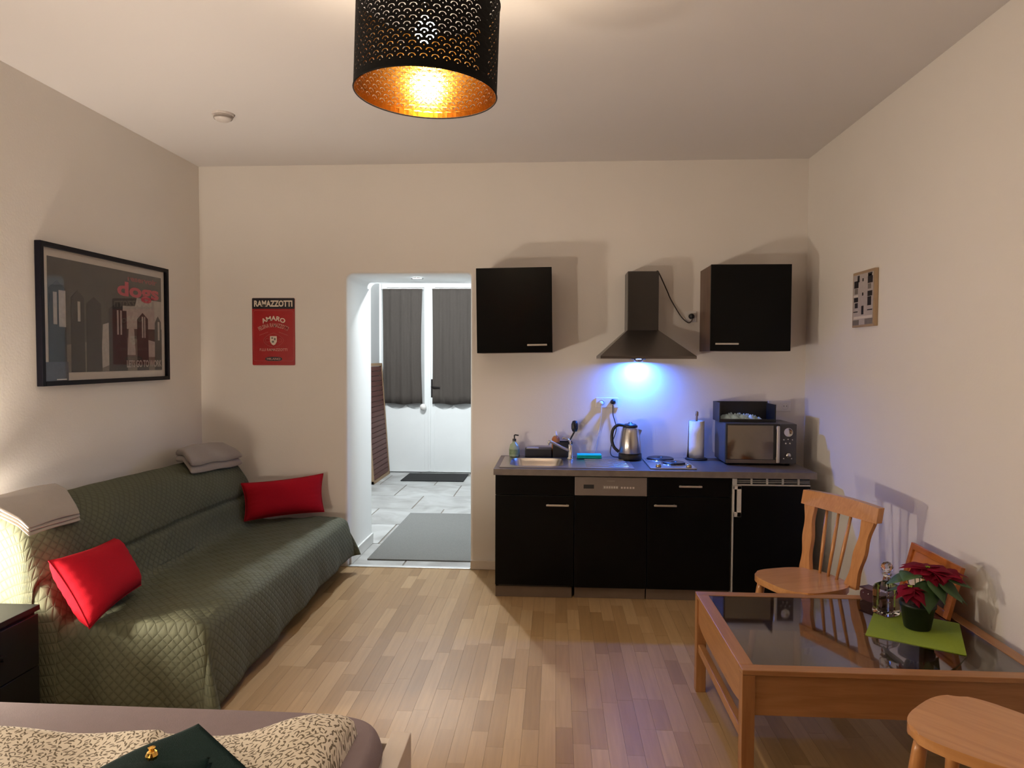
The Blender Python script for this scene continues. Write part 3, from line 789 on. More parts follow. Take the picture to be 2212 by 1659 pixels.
# faucet
t = thing('mixer_tap', 'chrome single-lever mixer tap over the sink', 'tap', (0.105, 4.86, WTOP + 0.005))
obj('base', lathe(B(), [(0.024, 0), (0.024, 0.010), (0.016, 0.014), (0.0145, 0.085), (0.013, 0.10), (0.0, 0.105)], 20), M_CHROME, t, True)
obj('spout', tube(B(), smooth_pts([(0, 0, 0.055), (-0.06, -0.03, 0.085), (-0.13, -0.07, 0.125), (-0.145, -0.078, 0.124), (-0.15, -0.08, 0.105)]), [0.0095] * 25, 10), M_CHROME, t, True)
obj('lever', tube(B(), smooth_pts([(0, 0, 0.10), (-0.006, 0.0, 0.125), (-0.03, 0.0, 0.142), (-0.055, -0.005, 0.145)]), 0.008, 8), M_CHROME, t, True)
# hotplates
t = thing('hotplate_hob', 'two-ring steel electric hob set in the worktop', 'hob', (0.745, 4.73, WTOP))
l = t.location
obj('hob_plate', rel(t, 0.600, 0.890, 4.49, 4.98, WTOP + 0.0005, WTOP + 0.009, 0.003), M_STEEL, t)
for (px, py, r_) in ((0.715, 4.865, 0.090), (0.775, 4.665, 0.073)):
    hp = obj('cooking_plate', lathe(B(), [(r_, 0.0), (r_, 0.012), (r_ - 0.008, 0.016), (0.022, 0.016), (0.018, 0.013), (0, 0.013)], 32, (px - l.x, py - l.y, 0.009)), mat('cast_iron', (0.03, 0.03, 0.032), 0.35, 0.6), t)
    obj('plate_ring', lathe(B(), [(r_ + 0.014, 0.0), (r_ + 0.010, 0.005), (r_ + 0.001, 0.004), (r_ + 0.001, 0.0)], 32, (px - l.x, py - l.y, 0.009), cap=False), M_CHROME, hp, True)
for px in (0.655, 0.845):
    obj('knob', lathe(B(), [(0.016, 0), (0.018, 0.004), (0.015, 0.018), (0, 0.019)], 16, (px - l.x, 4.525 - l.y, 0.009)), mat('brass_knob', (0.45, 0.36, 0.22), 0.3, 0.9), t, True)

# ------------------------------------------------------------------ things on the worktop
ZT = WTOP
# kettle
t = thing('electric_kettle', 'brushed steel electric kettle with black handle below the sockets', 'kettle', (0.515, 4.90, ZT + 0.009 - 0.009))
t.location.z = ZT + 0.0
obj('base_ring', lathe(B(), [(0.0, 0), (0.078, 0.0), (0.080, 0.006), (0.078, 0.040), (0.0, 0.040)], 32, (0, 0, 0.0055)), M_BLACKM, t, True)
obj('body', lathe(B(), [(0.074, 0.046), (0.077, 0.052), (0.072, 0.12), (0.062, 0.19), (0.053, 0.222), (0.048, 0.226)], 36), M_STEEL, t, True)
obj('lid', lathe(B(), [(0.050, 0.226), (0.050, 0.236), (0.036, 0.248), (0.014, 0.252), (0.012, 0.258), (0.0, 0.259)], 28), M_BLACKM, t, True)
bm = B(); v = [bm.verts.new(p) for p in ((0.050, -0.020, 0.215), (0.050, 0.020, 0.215), (0.080, 0.0, 0.205), (0.060, -0.018, 0.16), (0.060, 0.018, 0.16))]
for q in ((0, 1, 2), (0, 2, 3), (1, 4, 2), (2, 4, 3), (0, 3, 4, 1)): bm.faces.new([v[i] for i in q])
obj('spout', bm, M_STEEL, t)
obj('handle', tube(B(), smooth_pts([(-0.040, 0, 0.236), (-0.085, 0, 0.238), (-0.118, 0, 0.205), (-0.125, 0, 0.14), (-0.112, 0, 0.09), (-0.078, 0, 0.055)]), 0.011, 10), M_BLACKM, t, True)
obj('power_lead', tube(B(), smooth_pts([(-0.06, 0.06, 0.010), (-0.105, 0.085, 0.009), (-0.125, 0.10, 0.03), (-0.118, 0.118, 0.09), (-0.085, 0.125, 0.20), (-0.108, 0.128, 0.30), (-0.110, 0.124, 0.37)]), 0.0032, 6), M_CORD, t, True)
bm = lathe(B(), [(0.0, 0), (0.017, 0), (0.019, 0.012), (0.015, 0.030), (0.0, 0.033)], 16); bmesh.ops.rotate(bm, matrix=Matrix.Rotation(PI / 2, 3, 'X'), verts=bm.verts[:])
bmesh.ops.translate(bm, verts=bm.verts[:], vec=(-0.110, 0.130, 0.392)); obj('plug', bm, M_BLACKM, t, True)
# paper towel stand
t = thing('paper_towel_stand', 'steel paper towel stand left of the microwave', 'paper holder', (0.975, 4.955, ZT))
obj('base_disc', lathe(B(), [(0.0, 0.0), (0.075, 0.0), (0.075, 0.008), (0.070, 0.012), (0.0, 0.012)], 28), M_BLACKM, t, True)
obj('rod', lathe(B(), [(0.007, 0.012), (0.007, 0.300), (0.011, 0.305), (0.011, 0.33), (0.0, 0.336)], 12), M_TANWOOD, t, True)
t = thing('paper_towel_roll', 'white roll of kitchen paper on its stand', 'paper roll', (0.975, 4.955, ZT + 0.0125))
def roll(u, v):
    a = u * 2 * PI * 1.12; r_ = 0.050 + 0.0045 * u + (0.010 * max(0, u - 0.9) / 0.1) * (1 - v)
    return Vector((r_ * math.cos(a + 2.2), r_ * math.sin(a + 2.2), v * 0.255))
bm = B(); gridsurf(bm, roll, 60, 4); r_o = obj('paper_sheet', bm, M_TOWELP, t, True); r_o.modifiers.new('thickness', 'SOLIDIFY').thickness = 0.001
obj('roll_core', lathe(B(), [(0.020, 0.0), (0.049, 0.0), (0.049, 0.254), (0.020, 0.254), (0.020, 0.0)], 28, cap=False), M_TOWELP, t, True)
# microwave
MX0, MX1, MY0, MY1, MZ0, MZ1 = 1.113, 1.567, 4.70, 5.02, ZT + 0.012, ZT + 0.275
t = thing('microwave', 'dark microwave with mirrored door and silver bar handle', 'microwave', ((MX0 + MX1) / 2, (MY0 + MY1) / 2, ZT))
obj('housing', rel(t, MX0, MX1, MY0 + 0.02, MY1, MZ0, MZ1, 0.006), mat('graphite_housing', (0.10, 0.10, 0.105), 0.35, 0.3), t)
for a in (MX0 + 0.04, MX1 - 0.04):
    for b_ in (MY0 + 0.05, MY1 - 0.05): obj('foot', lathe(B(), [(0.0, 0), (0.014, 0), (0.016, 0.013), (0, 0.013)], 12, (a - t.location.x, b_ - t.location.y, 0)), M_BLACKM, t)
dr = obj('door', rel(t, MX0, MX0 + 0.345, MY0, MY0 + 0.019, MZ0 + 0.002, MZ1 - 0.002, 0.003), M_BLACKM, t)
obj('mirror_window', rel(t, MX0 + 0.012, MX0 + 0.305, MY0 - 0.001, MY0 + 0.002, MZ0 + 0.030, MZ1 - 0.012), M_TV, dr)
obj('bottom_band', rel(t, MX0 + 0.004, MX0 + 0.341, MY0 - 0.001, MY0 + 0.002, MZ0 + 0.004, MZ0 + 0.026), mat('bronze_band', (0.20, 0.165, 0.14), 0.3, 0.9), dr)
bm = B(); l = t.location
box(bm, MX0 + 0.318 - l.x, MX0 + 0.338 - l.x, MY0 - 0.034 - l.y, MY0 - 0.018 - l.y, MZ0 + 0.010 - l.z, MZ1 - 0.012 - l.z, 0.005)
for zz in (MZ0 + 0.03, MZ1 - 0.035): box(bm, MX0 + 0.322 - l.x, MX0 + 0.334 - l.x, MY0 - 0.02 - l.y, MY0 - l.y, zz - l.z, zz + 0.014 - l.z)
obj('handle', bm, M_SILVERP, dr)
cp = obj('control_panel', rel(t, MX0 + 0.347, MX1, MY0, MY0 + 0.019, MZ0 + 0.002, MZ1 - 0.002, 0.003), mat('graphite_panel', (0.055, 0.052, 0.055), 0.4, 0.2), t)
def disc(cx, cz, prof, m, name, par, seg=24):
    bm = lathe(B(), prof, seg); bmesh.ops.rotate(bm, matrix=Matrix.Rotation(PI / 2, 3, 'X'), verts=bm.verts[:])
    bmesh.ops.translate(bm, verts=bm.verts[:], vec=(cx - l.x, MY0 - l.y, cz - l.z)); return obj(name, bm, m, par, True)
pcx = MX0 + 0.400
disc(pcx, MZ1 - 0.055, [(0.026, 0.0), (0.030, 0.004), (0.027, 0.006), (0.024, 0.003)], M_DIAL, 'display_ring', cp)
for k in range(3): disc(pcx - 0.028 + k * 0.027, MZ1 - 0.104 + 0.003 * (k % 2), [(0.0, 0.003), (0.005, 0.003), (0.005, 0.0)], M_DIAL, 'button', cp, 10)
for k in range(2): disc(pcx - 0.015 + k * 0.026, MZ1 - 0.128, [(0.0, 0.003), (0.005, 0.003), (0.006, 0.0)], M_DIAL, 'button', cp, 10)
disc(pcx, MZ0 + 0.058, [(0.0, 0.018), (0.015, 0.018), (0.018, 0.0)], M_DIAL, 'knob', cp)
for k in range(2): disc(pcx - 0.027 + k * 0.05, MZ0 + 0.036, [(0.0, 0.003), (0.005, 0.003), (0.005, 0.0)], M_DIAL, 'button', cp, 10)
# black box with cloth on the microwave
t = thing('storage_box', 'black open-fronted box standing on the microwave', 'box', (1.28, 4.88, MZ1))
bm = B(); box(bm, -0.185, 0.185, 0.115, 0.123, 0.0, 0.128); box(bm, -0.185, -0.177, -0.075, 0.115, 0.0, 0.128); box(bm, 0.177, 0.185, -0.075, 0.115, 0.0, 0.118)
box(bm, -0.177, 0.177, -0.075, 0.115, 0.0, 0.006); box(bm, -0.177, 0.177, -0.075, -0.069, 0.006, 0.02)
obj('box_shell', bm, M_BLACKM, t)
def clothy(u, v):
    a, b_ = (u - 0.5) * 0.30, (v - 0.5) * 0.15
    e = max(0, 1 - abs(2 * u - 1) ** 4) * max(0, 1 - abs(2 * v - 1) ** 4)
    return Vector((a, b_, 0.006 + e * (0.042 - 0.018 * u + 0.010 * math.sin(u * 34 + 3 * math.sin(v * 7)) + 0.006 * math.sin(u * 61 + v * 13))))
bm = B(); gridsurf(bm, clothy, 60, 16); c = tag(obj('folded_cloths', bm, M_LINEN, None, True, (1.255, 4.895, MZ1 + 0.001)), 'pale blue crumpled cloth inside the black box', 'cloth')
c.modifiers.new('thickness', 'SOLIDIFY').thickness = 0.002
# soap bottle
t = thing('soap_dispenser', 'pale green pump soap bottle at the left end of the worktop', 'soap bottle', (-0.285, 4.955, ZT + 0.005))
obj('bottle', lathe(B(), [(0.0, 0), (0.034, 0.0), (0.037, 0.006), (0.037, 0.055), (0.030, 0.085), (0.014, 0.100), (0.013, 0.108), (0, 0.108)], 24), M_GREENBOT, t, True)
obj('label_band', lathe(B(), [(0.0375, 0.018), (0.0375, 0.054)], 24, cap=False), mat('green_label', (0.18, 0.26, 0.15), 0.5, var=0.5, scale=90), t, True)
obj('pump', tube(B(), [(0, 0, 0.108), (0, 0, 0.126)], 0.013, 12), M_BLACKM, t)
obj('pump_nozzle', tube(B(), [(0, 0, 0.126), (0, 0, 0.150), (0.004, -0.001, 0.153), (0.03, -0.006, 0.150)], 0.005, 8), M_BLACKM, t)
# black caddy box by the tap
t = thing('low_caddy', 'low black caddy with pale lid behind the sink bowl', 'caddy', (-0.125, 4.985, ZT + 0.005))
obj('caddy_body', bx(-0.085, 0.10, -0.05, 0.045, 0.0, 0.058, 0.004), M_BLACKM, t)
obj('lid', bx(-0.075, 0.010, -0.049, 0.03, 0.058, 0.064, 0.002), M_GREYPL, t)
t = thing('utensil_caddy', 'tall black utensil holder behind the tap', 'caddy', (0.045, 4.985, ZT + 0.005))
bm = B()
for q in ((-0.06, 0.075, -0.048, -0.043, 0, 0.105), (-0.06, 0.075, 0.043, 0.048, 0, 0.105), (-0.06, -0.055, -0.043, 0.043, 0, 0.105), (0.070, 0.075, -0.043, 0.043, 0, 0.105), (-0.055, 0.07, -0.043, 0.043, 0, 0.005)): box(bm, *q)
obj('holder_shell', bm, M_BLACKM, t)
t = thing('dish_soap_bottle', 'orange washing-up bottle with white cap behind the tap', 'bottle', (0.005, 4.985, ZT + 0.0105))
obj('bottle', lathe(B(), [(0.0, 0), (0.026, 0), (0.028, 0.01), (0.028, 0.12), (0.020, 0.135), (0.012, 0.14), (0, 0.14)], 20), M_ORBOT, t, True)
obj('cap', lathe(B(), [(0.011, 0.14), (0.011, 0.152), (0.006, 0.158), (0.005, 0.172), (0.0, 0.173)], 14), M_WHITEPL, t, True)
t = thing('dish_brush', 'black dish brush standing in the utensil holder', 'brush', (0.085, 4.985, ZT + 0.011))
obj('brush_handle', tube(B(), smooth_pts([(0, 0, 0.0), (0.012, 0, 0.09), (0.040, 0, 0.150), (0.050, 0, 0.17)]), 0.006, 8), M_BLACKM, t, True)
bm = lathe(B(), [(0.0, 0.0), (0.016, 0.004), (0.024, 0.025), (0.024, 0.055), (0.015, 0.078), (0.0, 0.082)], 18, (0.052, 0, 0.168))
for v in bm.verts: v.co.y *= 0.6
obj('brush_head', bm, M_BLACKM, t, True)
bm = B()
for k in range(22):
    a = random.uniform(0.038, 0.068); z = random.uniform(0.19, 0.24); tube(bm, [(a, -0.01, z), (a + random.uniform(-.003, .003), -0.028, z + random.uniform(-.003, .006))], 0.0015, 4)
bo = obj('bristles', bm, M_BLACKM, t); bo['kind'] = 'stuff'
# sponge cloth
bm = B()
for i in range(2):
    z0 = 0.001 + i * 0.014
    prism(bm, [(-0.085, -0.042), (0.085, -0.04), (0.082, 0.042), (-0.082, 0.044)], z0, z0 + 0.0125, 'z', 0.004)
prism(bm, [(-0.080, 0.034), (0.080, 0.034), (0.080, 0.0435), (-0.080, 0.0435)], 0.004, 0.026, 'z', 0.003)
tag(obj('sponge_cloth', bm, M_CYAN, None, False, (0.235, 4.905, ZT + 0.0085)), 'bright turquoise folded sponge cloth on the drainer', 'sponge cloth')

# ------------------------------------------------------------------ wall sockets
def socket(name, lab, x0, x1, z0, z1, n, m=M_WHITEPL):
    t = thing(name, lab, 'socket', ((x0 + x1) / 2, YB, (z0 + z1) / 2))
    w, h = (x1 - x0), (z1 - z0)
    obj('cover_plate', bx(-w / 2, w / 2, -0.011, 0, -h / 2, h / 2, 0.004), m, t)
    for k in range(n):
        cx = -w / 2 + (k + 0.5) * w / n
        bm = lathe(B(), [(0.021, 0.0), (0.023, 0.004), (0.021, 0.0045), (0.019, -0.006), (0.0, -0.006)], 24, cap=False)
        bmesh.ops.rotate(bm, matrix=Matrix.Rotation(PI / 2, 3, 'X'), verts=bm.verts[:]); bmesh.ops.translate(bm, verts=bm.verts[:], vec=(cx, -0.0085 - 0.003, 0))
        well = obj('socket_well', bm, m, t, True)
        for s in (-1, 1): obj('pin_hole', bx(cx + s * 0.0095 - 0.0025, cx + s * 0.0095 + 0.0025, -0.0125, -0.010, -0.0025, 0.0025), M_BLACKM, well)
    return t
socket('double_socket', 'white double wall socket above the kettle with one black plug', 0.285, 0.445, 1.172, 1.245, 2)
socket('double_socket', 'white double wall socket above the microwave, beside the corner', 1.478, 1.634, 1.157, 1.232, 2)
socket('single_socket', 'single wall socket between the hood and the right wall cabinet', 0.905, 0.980, 1.778, 1.853, 1)
t = thing('white_plug_lead', 'white plug with lead in the left half of the kettle socket', 'plug', (0.322, YB - 0.0125, 1.205))
bm = lathe(B(), [(0.0, 0), (0.016, 0), (0.017, 0.012), (0.010, 0.03), (0.0, 0.032)], 14); bmesh.ops.rotate(bm, matrix=Matrix.Rotation(PI / 2, 3, 'X'), verts=bm.verts[:])
obj('plug_body', bm, M_WHITEPL, t, True)
obj('lead', tube(B(), smooth_pts([(0, -0.024, -0.010), (0.001, -0.022, -0.06), (-0.006, -0.006, -0.16), (-0.03, -0.004, -0.28), (-0.04, -0.004, -0.365)]), 0.003, 6), M_WHITEPL, t, True)

# ------------------------------------------------------------------ wall cabinets
def wall_cab(lab, x0, x1, z0, z1, yf, handle, rot=0.0):
    t = thing('wall_cabinet', lab, 'cabinet', ((x0 + x1) / 2, YB, z0))
    w, h = x1 - x0, z1 - z0; d = YB - yf
    obj('body', bx(-w / 2 + 0.001, w / 2 - 0.001, -d + 0.02, -0.001, 0.0, h - 0.002, 0.001), M_CARC, t)
    dr = obj('door', bx(-w / 2, w / 2, -d, -d + 0.018, 0.001, h, 0.0015), M_BLACK, t)
    hx0, hx1, hz = handle
    bar_handle(hx0 - t.location.x, hx1 - t.location.x, hz - z0, -d, dr)
    t.rotation_euler = (0, rot, 0)
    return t
wall_cab('black wall cabinet beside the doorway, left of the hood', -0.520, -0.020, 1.556, 2.117, 4.69, (-0.185, -0.055, 1.606), math.radians(-0.9))
wall_cab('black wall cabinet with brown side, right of the hood', 1.003, 1.515, 1.572, 2.132, 4.69, (1.030, 1.178, 1.618))

# ------------------------------------------------------------------ cooker hood
t = thing('cooker_hood', 'dark steel chimney cooker hood with blue-white light', 'cooker hood', (0.592, YB, 1.52))
l = t.location
cx0, cx1, cyf, cz0, cz1 = 0.483, 0.691, 4.84, 1.712, 2.108
obj('chimney', rel(t, cx0, cx1, cyf, YB - 0.001, cz0 - 0.002, cz1, 0.003), mat('shaded_chimney_steel', (0.085, 0.080, 0.076), 0.3, 1.0, var=0.08, scale=40, stretch=(1, 1, 12)), t)  # same steel as the canopy, with the upright chimney's shade in its colour
bm = B()
hb = [(0.288, 4.58), (0.897, 4.58), (0.897, YB - 0.001), (0.288, YB - 0.001)]; ht = [(cx0, cyf), (cx1, cyf), (cx1, YB - 0.001), (cx0, YB - 0.001)]
zA, zB, zC = 1.520, 1.537, cz0
V0 = [bm.verts.new((a - l.x, b_ - l.y, zA - l.z)) for a, b_ in hb]; V1 = [bm.verts.new((a - l.x, b_ - l.y, zB - l.z)) for a, b_ in hb]; V2 = [bm.verts.new((a - l.x, b_ - l.y, zC - l.z)) for a, b_ in ht]
for A, Bv in ((V0, V1), (V1, V2)):
    for i in range(4): bm.faces.new((A[i], A[(i + 1) % 4], Bv[(i + 1) % 4], Bv[i]))
bm.faces.new(V2)
sk = obj('canopy', bm, M_STEELD, t); sk.modifiers.new('thickness', 'SOLIDIFY').thickness = 0.002
obj('filter_plate', rel(t, 0.295, 0.890, 4.59, 4.93, 1.524, 1.528), M_STEELD, t)
hl = obj('lamp_housing', bx(-0.05, 0.05, -0.02, 0.02, -0.004, 0.03, 0.004), M_BLACKM, t, False, (0.572 - l.x, 4.955 - l.y, 0.0))
obj('lamp_ring', lathe(B(), [(0.026, -0.004), (0.030, -0.004), (0.030, -0.020), (0.026, -0.020), (0.026, -0.004)], 20, cap=False), M_CHROME, hl, True)
obj('lamp_lens', lathe(B(), [(0.0, -0.018), (0.025, -0.018), (0.025, -0.0165), (0.0, -0.0165)], 20), M_BULBH, hl)
obj('power_lead', tube(B(), smooth_pts([(cx1 - 0.012 - l.x, cyf + 0.02 - l.y, cz1 - l.z + 0.002), (cx1 + 0.008 - l.x, 4.90 - l.y, cz1 - l.z - 0.006), (0.770 - l.x, 5.0 - l.y, 1.99 - l.z), (0.800 - l.x, 5.015 - l.y, 1.93 - l.z), (0.87 - l.x, 5.015 - l.y, 1.815 - l.z), (0.918 - l.x, 5.005 - l.y, 1.772 - l.z), (0.940 - l.x, 4.997 - l.y, 1.783 - l.z), (0.942 - l.x, 4.995 - l.y, 1.80 - l.z)]), 0.0042, 6), M_CORD, t, True)
bm = lathe(B(), [(0.0, 0), (0.019, 0), (0.020, 0.012), (0.016, 0.032), (0.0, 0.035)], 16); bmesh.ops.rotate(bm, matrix=Matrix.Rotation(PI / 2, 3, 'X'), verts=bm.verts[:])
bmesh.ops.translate(bm, verts=bm.verts[:], vec=(0.9425 - l.x, YB - 0.0125 - l.y, 1.8155 - l.z)); obj('plug', bm, M_BLACKM, t, True)

# ------------------------------------------------------------------ sofa bed with quilted cover
SY0, SY1 = 2.845, 4.90
t = thing('sofa_bed', 'sofa bed under a green quilted cover along the left wall', 'sofa', (-1.95, 3.88, 0))
l = t.location
def ridge(y): return 0.865 - 0.045 * (y - SY0) / (SY1 - SY0)
PROF = [(-2.52, 0.50), (-2.52, 0.70), (-2.50, -0.04), (-2.44, 0.0), (-2.35, 0.0), (-2.26, -0.035), (-2.20, -0.11), (-2.165, 0.64), (-2.14, 0.53), (-2.115, 0.44), (-2.085, 0.395), (-2.03, 0.385), (-1.90, 0.395), (-1.72, 0.408), (-1.58, 0.408), (-1.50, 0.398), (-1.46, 0.375), (-1.445, 0.335)]
def prof_at(y):
    r_ = ridge(y); pts = []
    for x, z in PROF:
        pts.append(Vector((x, 0, r_ + z if (z <= 0.0) else z)))
    return pts
NV_SUB = 8
PP0 = smooth_pts(prof_at(SY0), NV_SUB); NV = len(PP0)
arcv = [0.0]
for a, b_ in zip(PP0[:-1], PP0[1:]): arcv.append(arcv[-1] + (b_ - a).length)
NU = 110
def top_pt(i, j):
    y = SY0 + (SY1 - SY0) * i / (NU - 1)
    p = CUR[i][j]
    z = p.z; x = p.x
    # sag of the seat, wrinkles radiating from the crease, soft waviness
    if -2.1 < x < -1.5:
        z += -0.010 * math.sin((x + 2.1) / 0.6 * PI) * (0.6 + 0.4 * math.sin(y * 3.1)) + 0.0028 * math.sin(y * 21 + x * 30) + 0.002 * math.sin(y * 47 - x * 19)
    if x <= -2.1:
        x += 0.006 * math.sin(y * 6 + z * 9) + 0.0035 * math.sin(y * 23 - z * 17) - 0.024 * math.exp(-((z - 0.56 - 0.008 * math.sin(y * 2)) / 0.013) ** 2)
    e0 = (y - SY0); e1 = (SY1 - y)
    if x < -2.04 and z > 0.41 and e0 < 0.16:
        x -= 0.045 * (1 - e0 / 0.16) ** 2 * min(1.0, (z - 0.41) / 0.12) * min(1.0, max(0.0, (x + 2.50) / 0.2))
    rnd = 0.045
    for e in (e0, e1):
        if e < rnd: z -= rnd - math.sqrt(max(0, rnd * rnd - (rnd - e) ** 2))
    return Vector((x, y, z))
CUR = [smooth_pts(prof_at(SY0 + (SY1 - SY0) * i / (NU - 1)), NV_SUB) for i in range(NU)]
bm = B(); uvl = bm.loops.layers.uv.new('UVMap')
def quadgrid(P, UV):
    V = [[bm.verts.new(p - l) for p in row] for row in P]
    for i in range(len(P) - 1):
        for j in range(len(P[0]) - 1):
            try: f = bm.faces.new((V[i][j], V[i + 1][j], V[i + 1][j + 1], V[i][j + 1]))
            except ValueError: continue
            f.smooth = True
            for lp, (a, b_) in zip(f.loops, ((i, j), (i + 1, j), (i + 1, j + 1), (i, j + 1))): lp[uvl].uv = UV[a][b_]
TOP = [[top_pt(i, j) for j in range(NV)] for i in range(NU)]
du = (SY1 - SY0) / (NU - 1)
quadgrid(TOP, [[(i * du, arcv[j]) for j in range(NV)] for i in range(NU)])
NK = 16
def hem_front(y):
    f = (y - SY0) / (SY1 - SY0); return 0.040 + 0.085 * min(1, f * 1.4)
def ease(f): return 1 - (1 - f) ** 2
def out_near(x, f): return 0.030 * ease(f) + 0.016 * f * math.sin(x * 17 + 1.0) + 0.006 * f * math.sin(x * 39)
def out_front(y, f): return 0.022 * ease(f) + 0.007 * f * math.sin(y * 13 + 0.5) + 0.003 * math.sin(y * 31) * f
def hem_near(x): return 0.042 + 0.012 * math.sin(x * 5)
# near end and far end drops
for end in (0, 1):
    i0 = 0 if end == 0 else NU - 1; sg = -1 if end == 0 else 1
    P, UV = [], []
    for j in range(NV):
        s = TOP[i0][j]; row, ur = [], []
        hz = hem_near(s.x) if end == 0 else 0.10
        for k in range(NK):
            f = k / (NK - 1)
            row.append(Vector((s.x, s.y + sg * (out_near(s.x, f) if end == 0 else 0.05 * ease(f)), s.z + (hz - s.z) * f)))
            ur.append((sg * f * (s.z - hz) + (0 if end == 0 else SY1 - SY0), arcv[j]))
        P.append(row); UV.append(ur)
    quadgrid(P, UV)
    # corner fan
    s = TOP[i0][NV - 1]; P, UV = [], []
    hz0 = hem_near(s.x) if end == 0 else 0.10
    hz1 = hem_front(s.y)
    for q in range(13):
        th = q / 12 * PI / 2; row, ur = [], []
        for k in range(NK):
            f = k / (NK - 1); w = q / 12
            o_ = (1 - w) * (out_near(s.x, f) if end == 0 else 0.05 * ease(f)) + w * out_front(s.y, f) + (0.085 if end == 0 else 0.045) * f ** 1.3 * math.sin(2 * th) ** 1.5
            hz = (1 - w) * hz0 + w * hz1 - (0.01 if end == 0 else 0.0) * math.sin(2 * th)
            row.append(Vector((s.x + o_ * math.sin(th), s.y + sg * o_ * math.cos(th), s.z + (hz - s.z) * f))); ur.append((sg * f * 0.3 * (1 - w) + (0 if end == 0 else SY1 - SY0), arcv[-1] + f * 0.3 * w))
        P.append(row); UV.append(ur)
    quadgrid(P, UV)
P, UV = [], []
for i in range(NU):
    s = TOP[i][NV - 1]; row, ur = [], []
    hz = hem_front(s.y)
    for k in range(NK):
        f = k / (NK - 1)
        row.append(Vector((s.x + out_front(s.y, f), s.y, s.z + (hz - s.z) * f))); ur.append((i * du, arcv[-1] + f * (s.z - hz)))
    P.append(row); UV.append(ur)
quadgrid(P, UV)
bmesh.ops.remove_doubles(bm, verts=bm.verts[:], dist=1e-5)
cv = obj('quilted_cover', bm, M_QUILT, t, True)
md = cv.modifiers.new('thickness', 'SOLIDIFY'); md.thickness = 0.004; md.offset = -1
obj('seat_mattress', rel(t, -2.45, -1.50, SY0 + 0.03, SY1 - 0.03, 0.18, 0.34, 0.03), M_UNDER, t)
obj('base_frame', rel(t, -2.40, -1.60, SY0 + 0.10, SY1 - 0.10, 0.10, 0.18), M_UNDER, t)
for a in (-2.35, -1.68):
    for b_ in (SY0 + 0.2, SY1 - 0.2): obj('leg', rel(t, a - 0.025, a + 0.025, b_ - 0.025, b_ + 0.025, 0.0, 0.10), M_BLACKM, t)

# cushions
def cushion(lab, q, thick, group='red cushions on the sofa'):
    TL, TR, BR, BL = [Vector(p) for p in q]
    c = (TL + TR + BR + BL) / 4
    nrm = ((TR - TL) + (BR - BL)).cross((BL - TL) + (BR - TR)).normalized()
    t = thing('cushion', lab, 'cushion', c, 0, group)
    def P(a, b_, s):
        # a,b in -1..1 ; pinched edges between the corners
        aa = a * (1 - 0.07 * (1 - b_ * b_)); bb = b_ * (1 - 0.09 * (1 - a * a))
        p = ((1 - aa) * (1 - bb) * TL + (1 + aa) * (1 - bb) * TR + (1 + aa) * (1 + bb) * BR + (1 - aa) * (1 + bb) * BL) / 4
        h = (max(0, 1 - a ** 4) * max(0, 1 - b_ ** 4)) ** 0.55
        wr = 1 + 0.06 * math.sin(b_ * 24 + a * 3) * (abs(a) ** 6)
        return p + nrm * s * h * thick * 0.5 * wr - c
    bm = B(); N = 36
    for s in (1, -1):
        gridsurf(bm, lambda u, v, s=s: P(2 * u - 1, 2 * v - 1, s), N, N)
    bmesh.ops.remove_doubles(bm, verts=bm.verts[:], dist=1e-5)
    obj('cushion_cover', bm, M_RED, t, True)
    bm = B(); ring = []
    n = 24
    for k in range(n): ring.append(P(-1 + 2 * k / n, -1, 0))
    for k in range(n): ring.append(P(1, -1 + 2 * k / n, 0))
    for k in range(n): ring.append(P(1 - 2 * k / n, 1, 0))
    for k in range(n + 1): ring.append(P(-1, 1 - 2 * k / n, 0))
    tube(bm, ring, 0.003, 5, False); obj('seam', bm, M_RED, t, True)
cushion('red cushion near the black nightstand, lit at its left edge', [(-2.10, 2.80, 0.672), (-2.13, 3.29, 0.640), (-1.965, 3.23, 0.435), (-1.905, 2.765, 0.405)], 0.17)
cushion('dark red cushion at the far end of the sofa, by the doorway', [(-2.15, 4.72, 0.655), (-1.655, 4.965, 0.690), (-1.63, 4.905, 0.428), (-2.09, 4.63, 0.415)], 0.13)

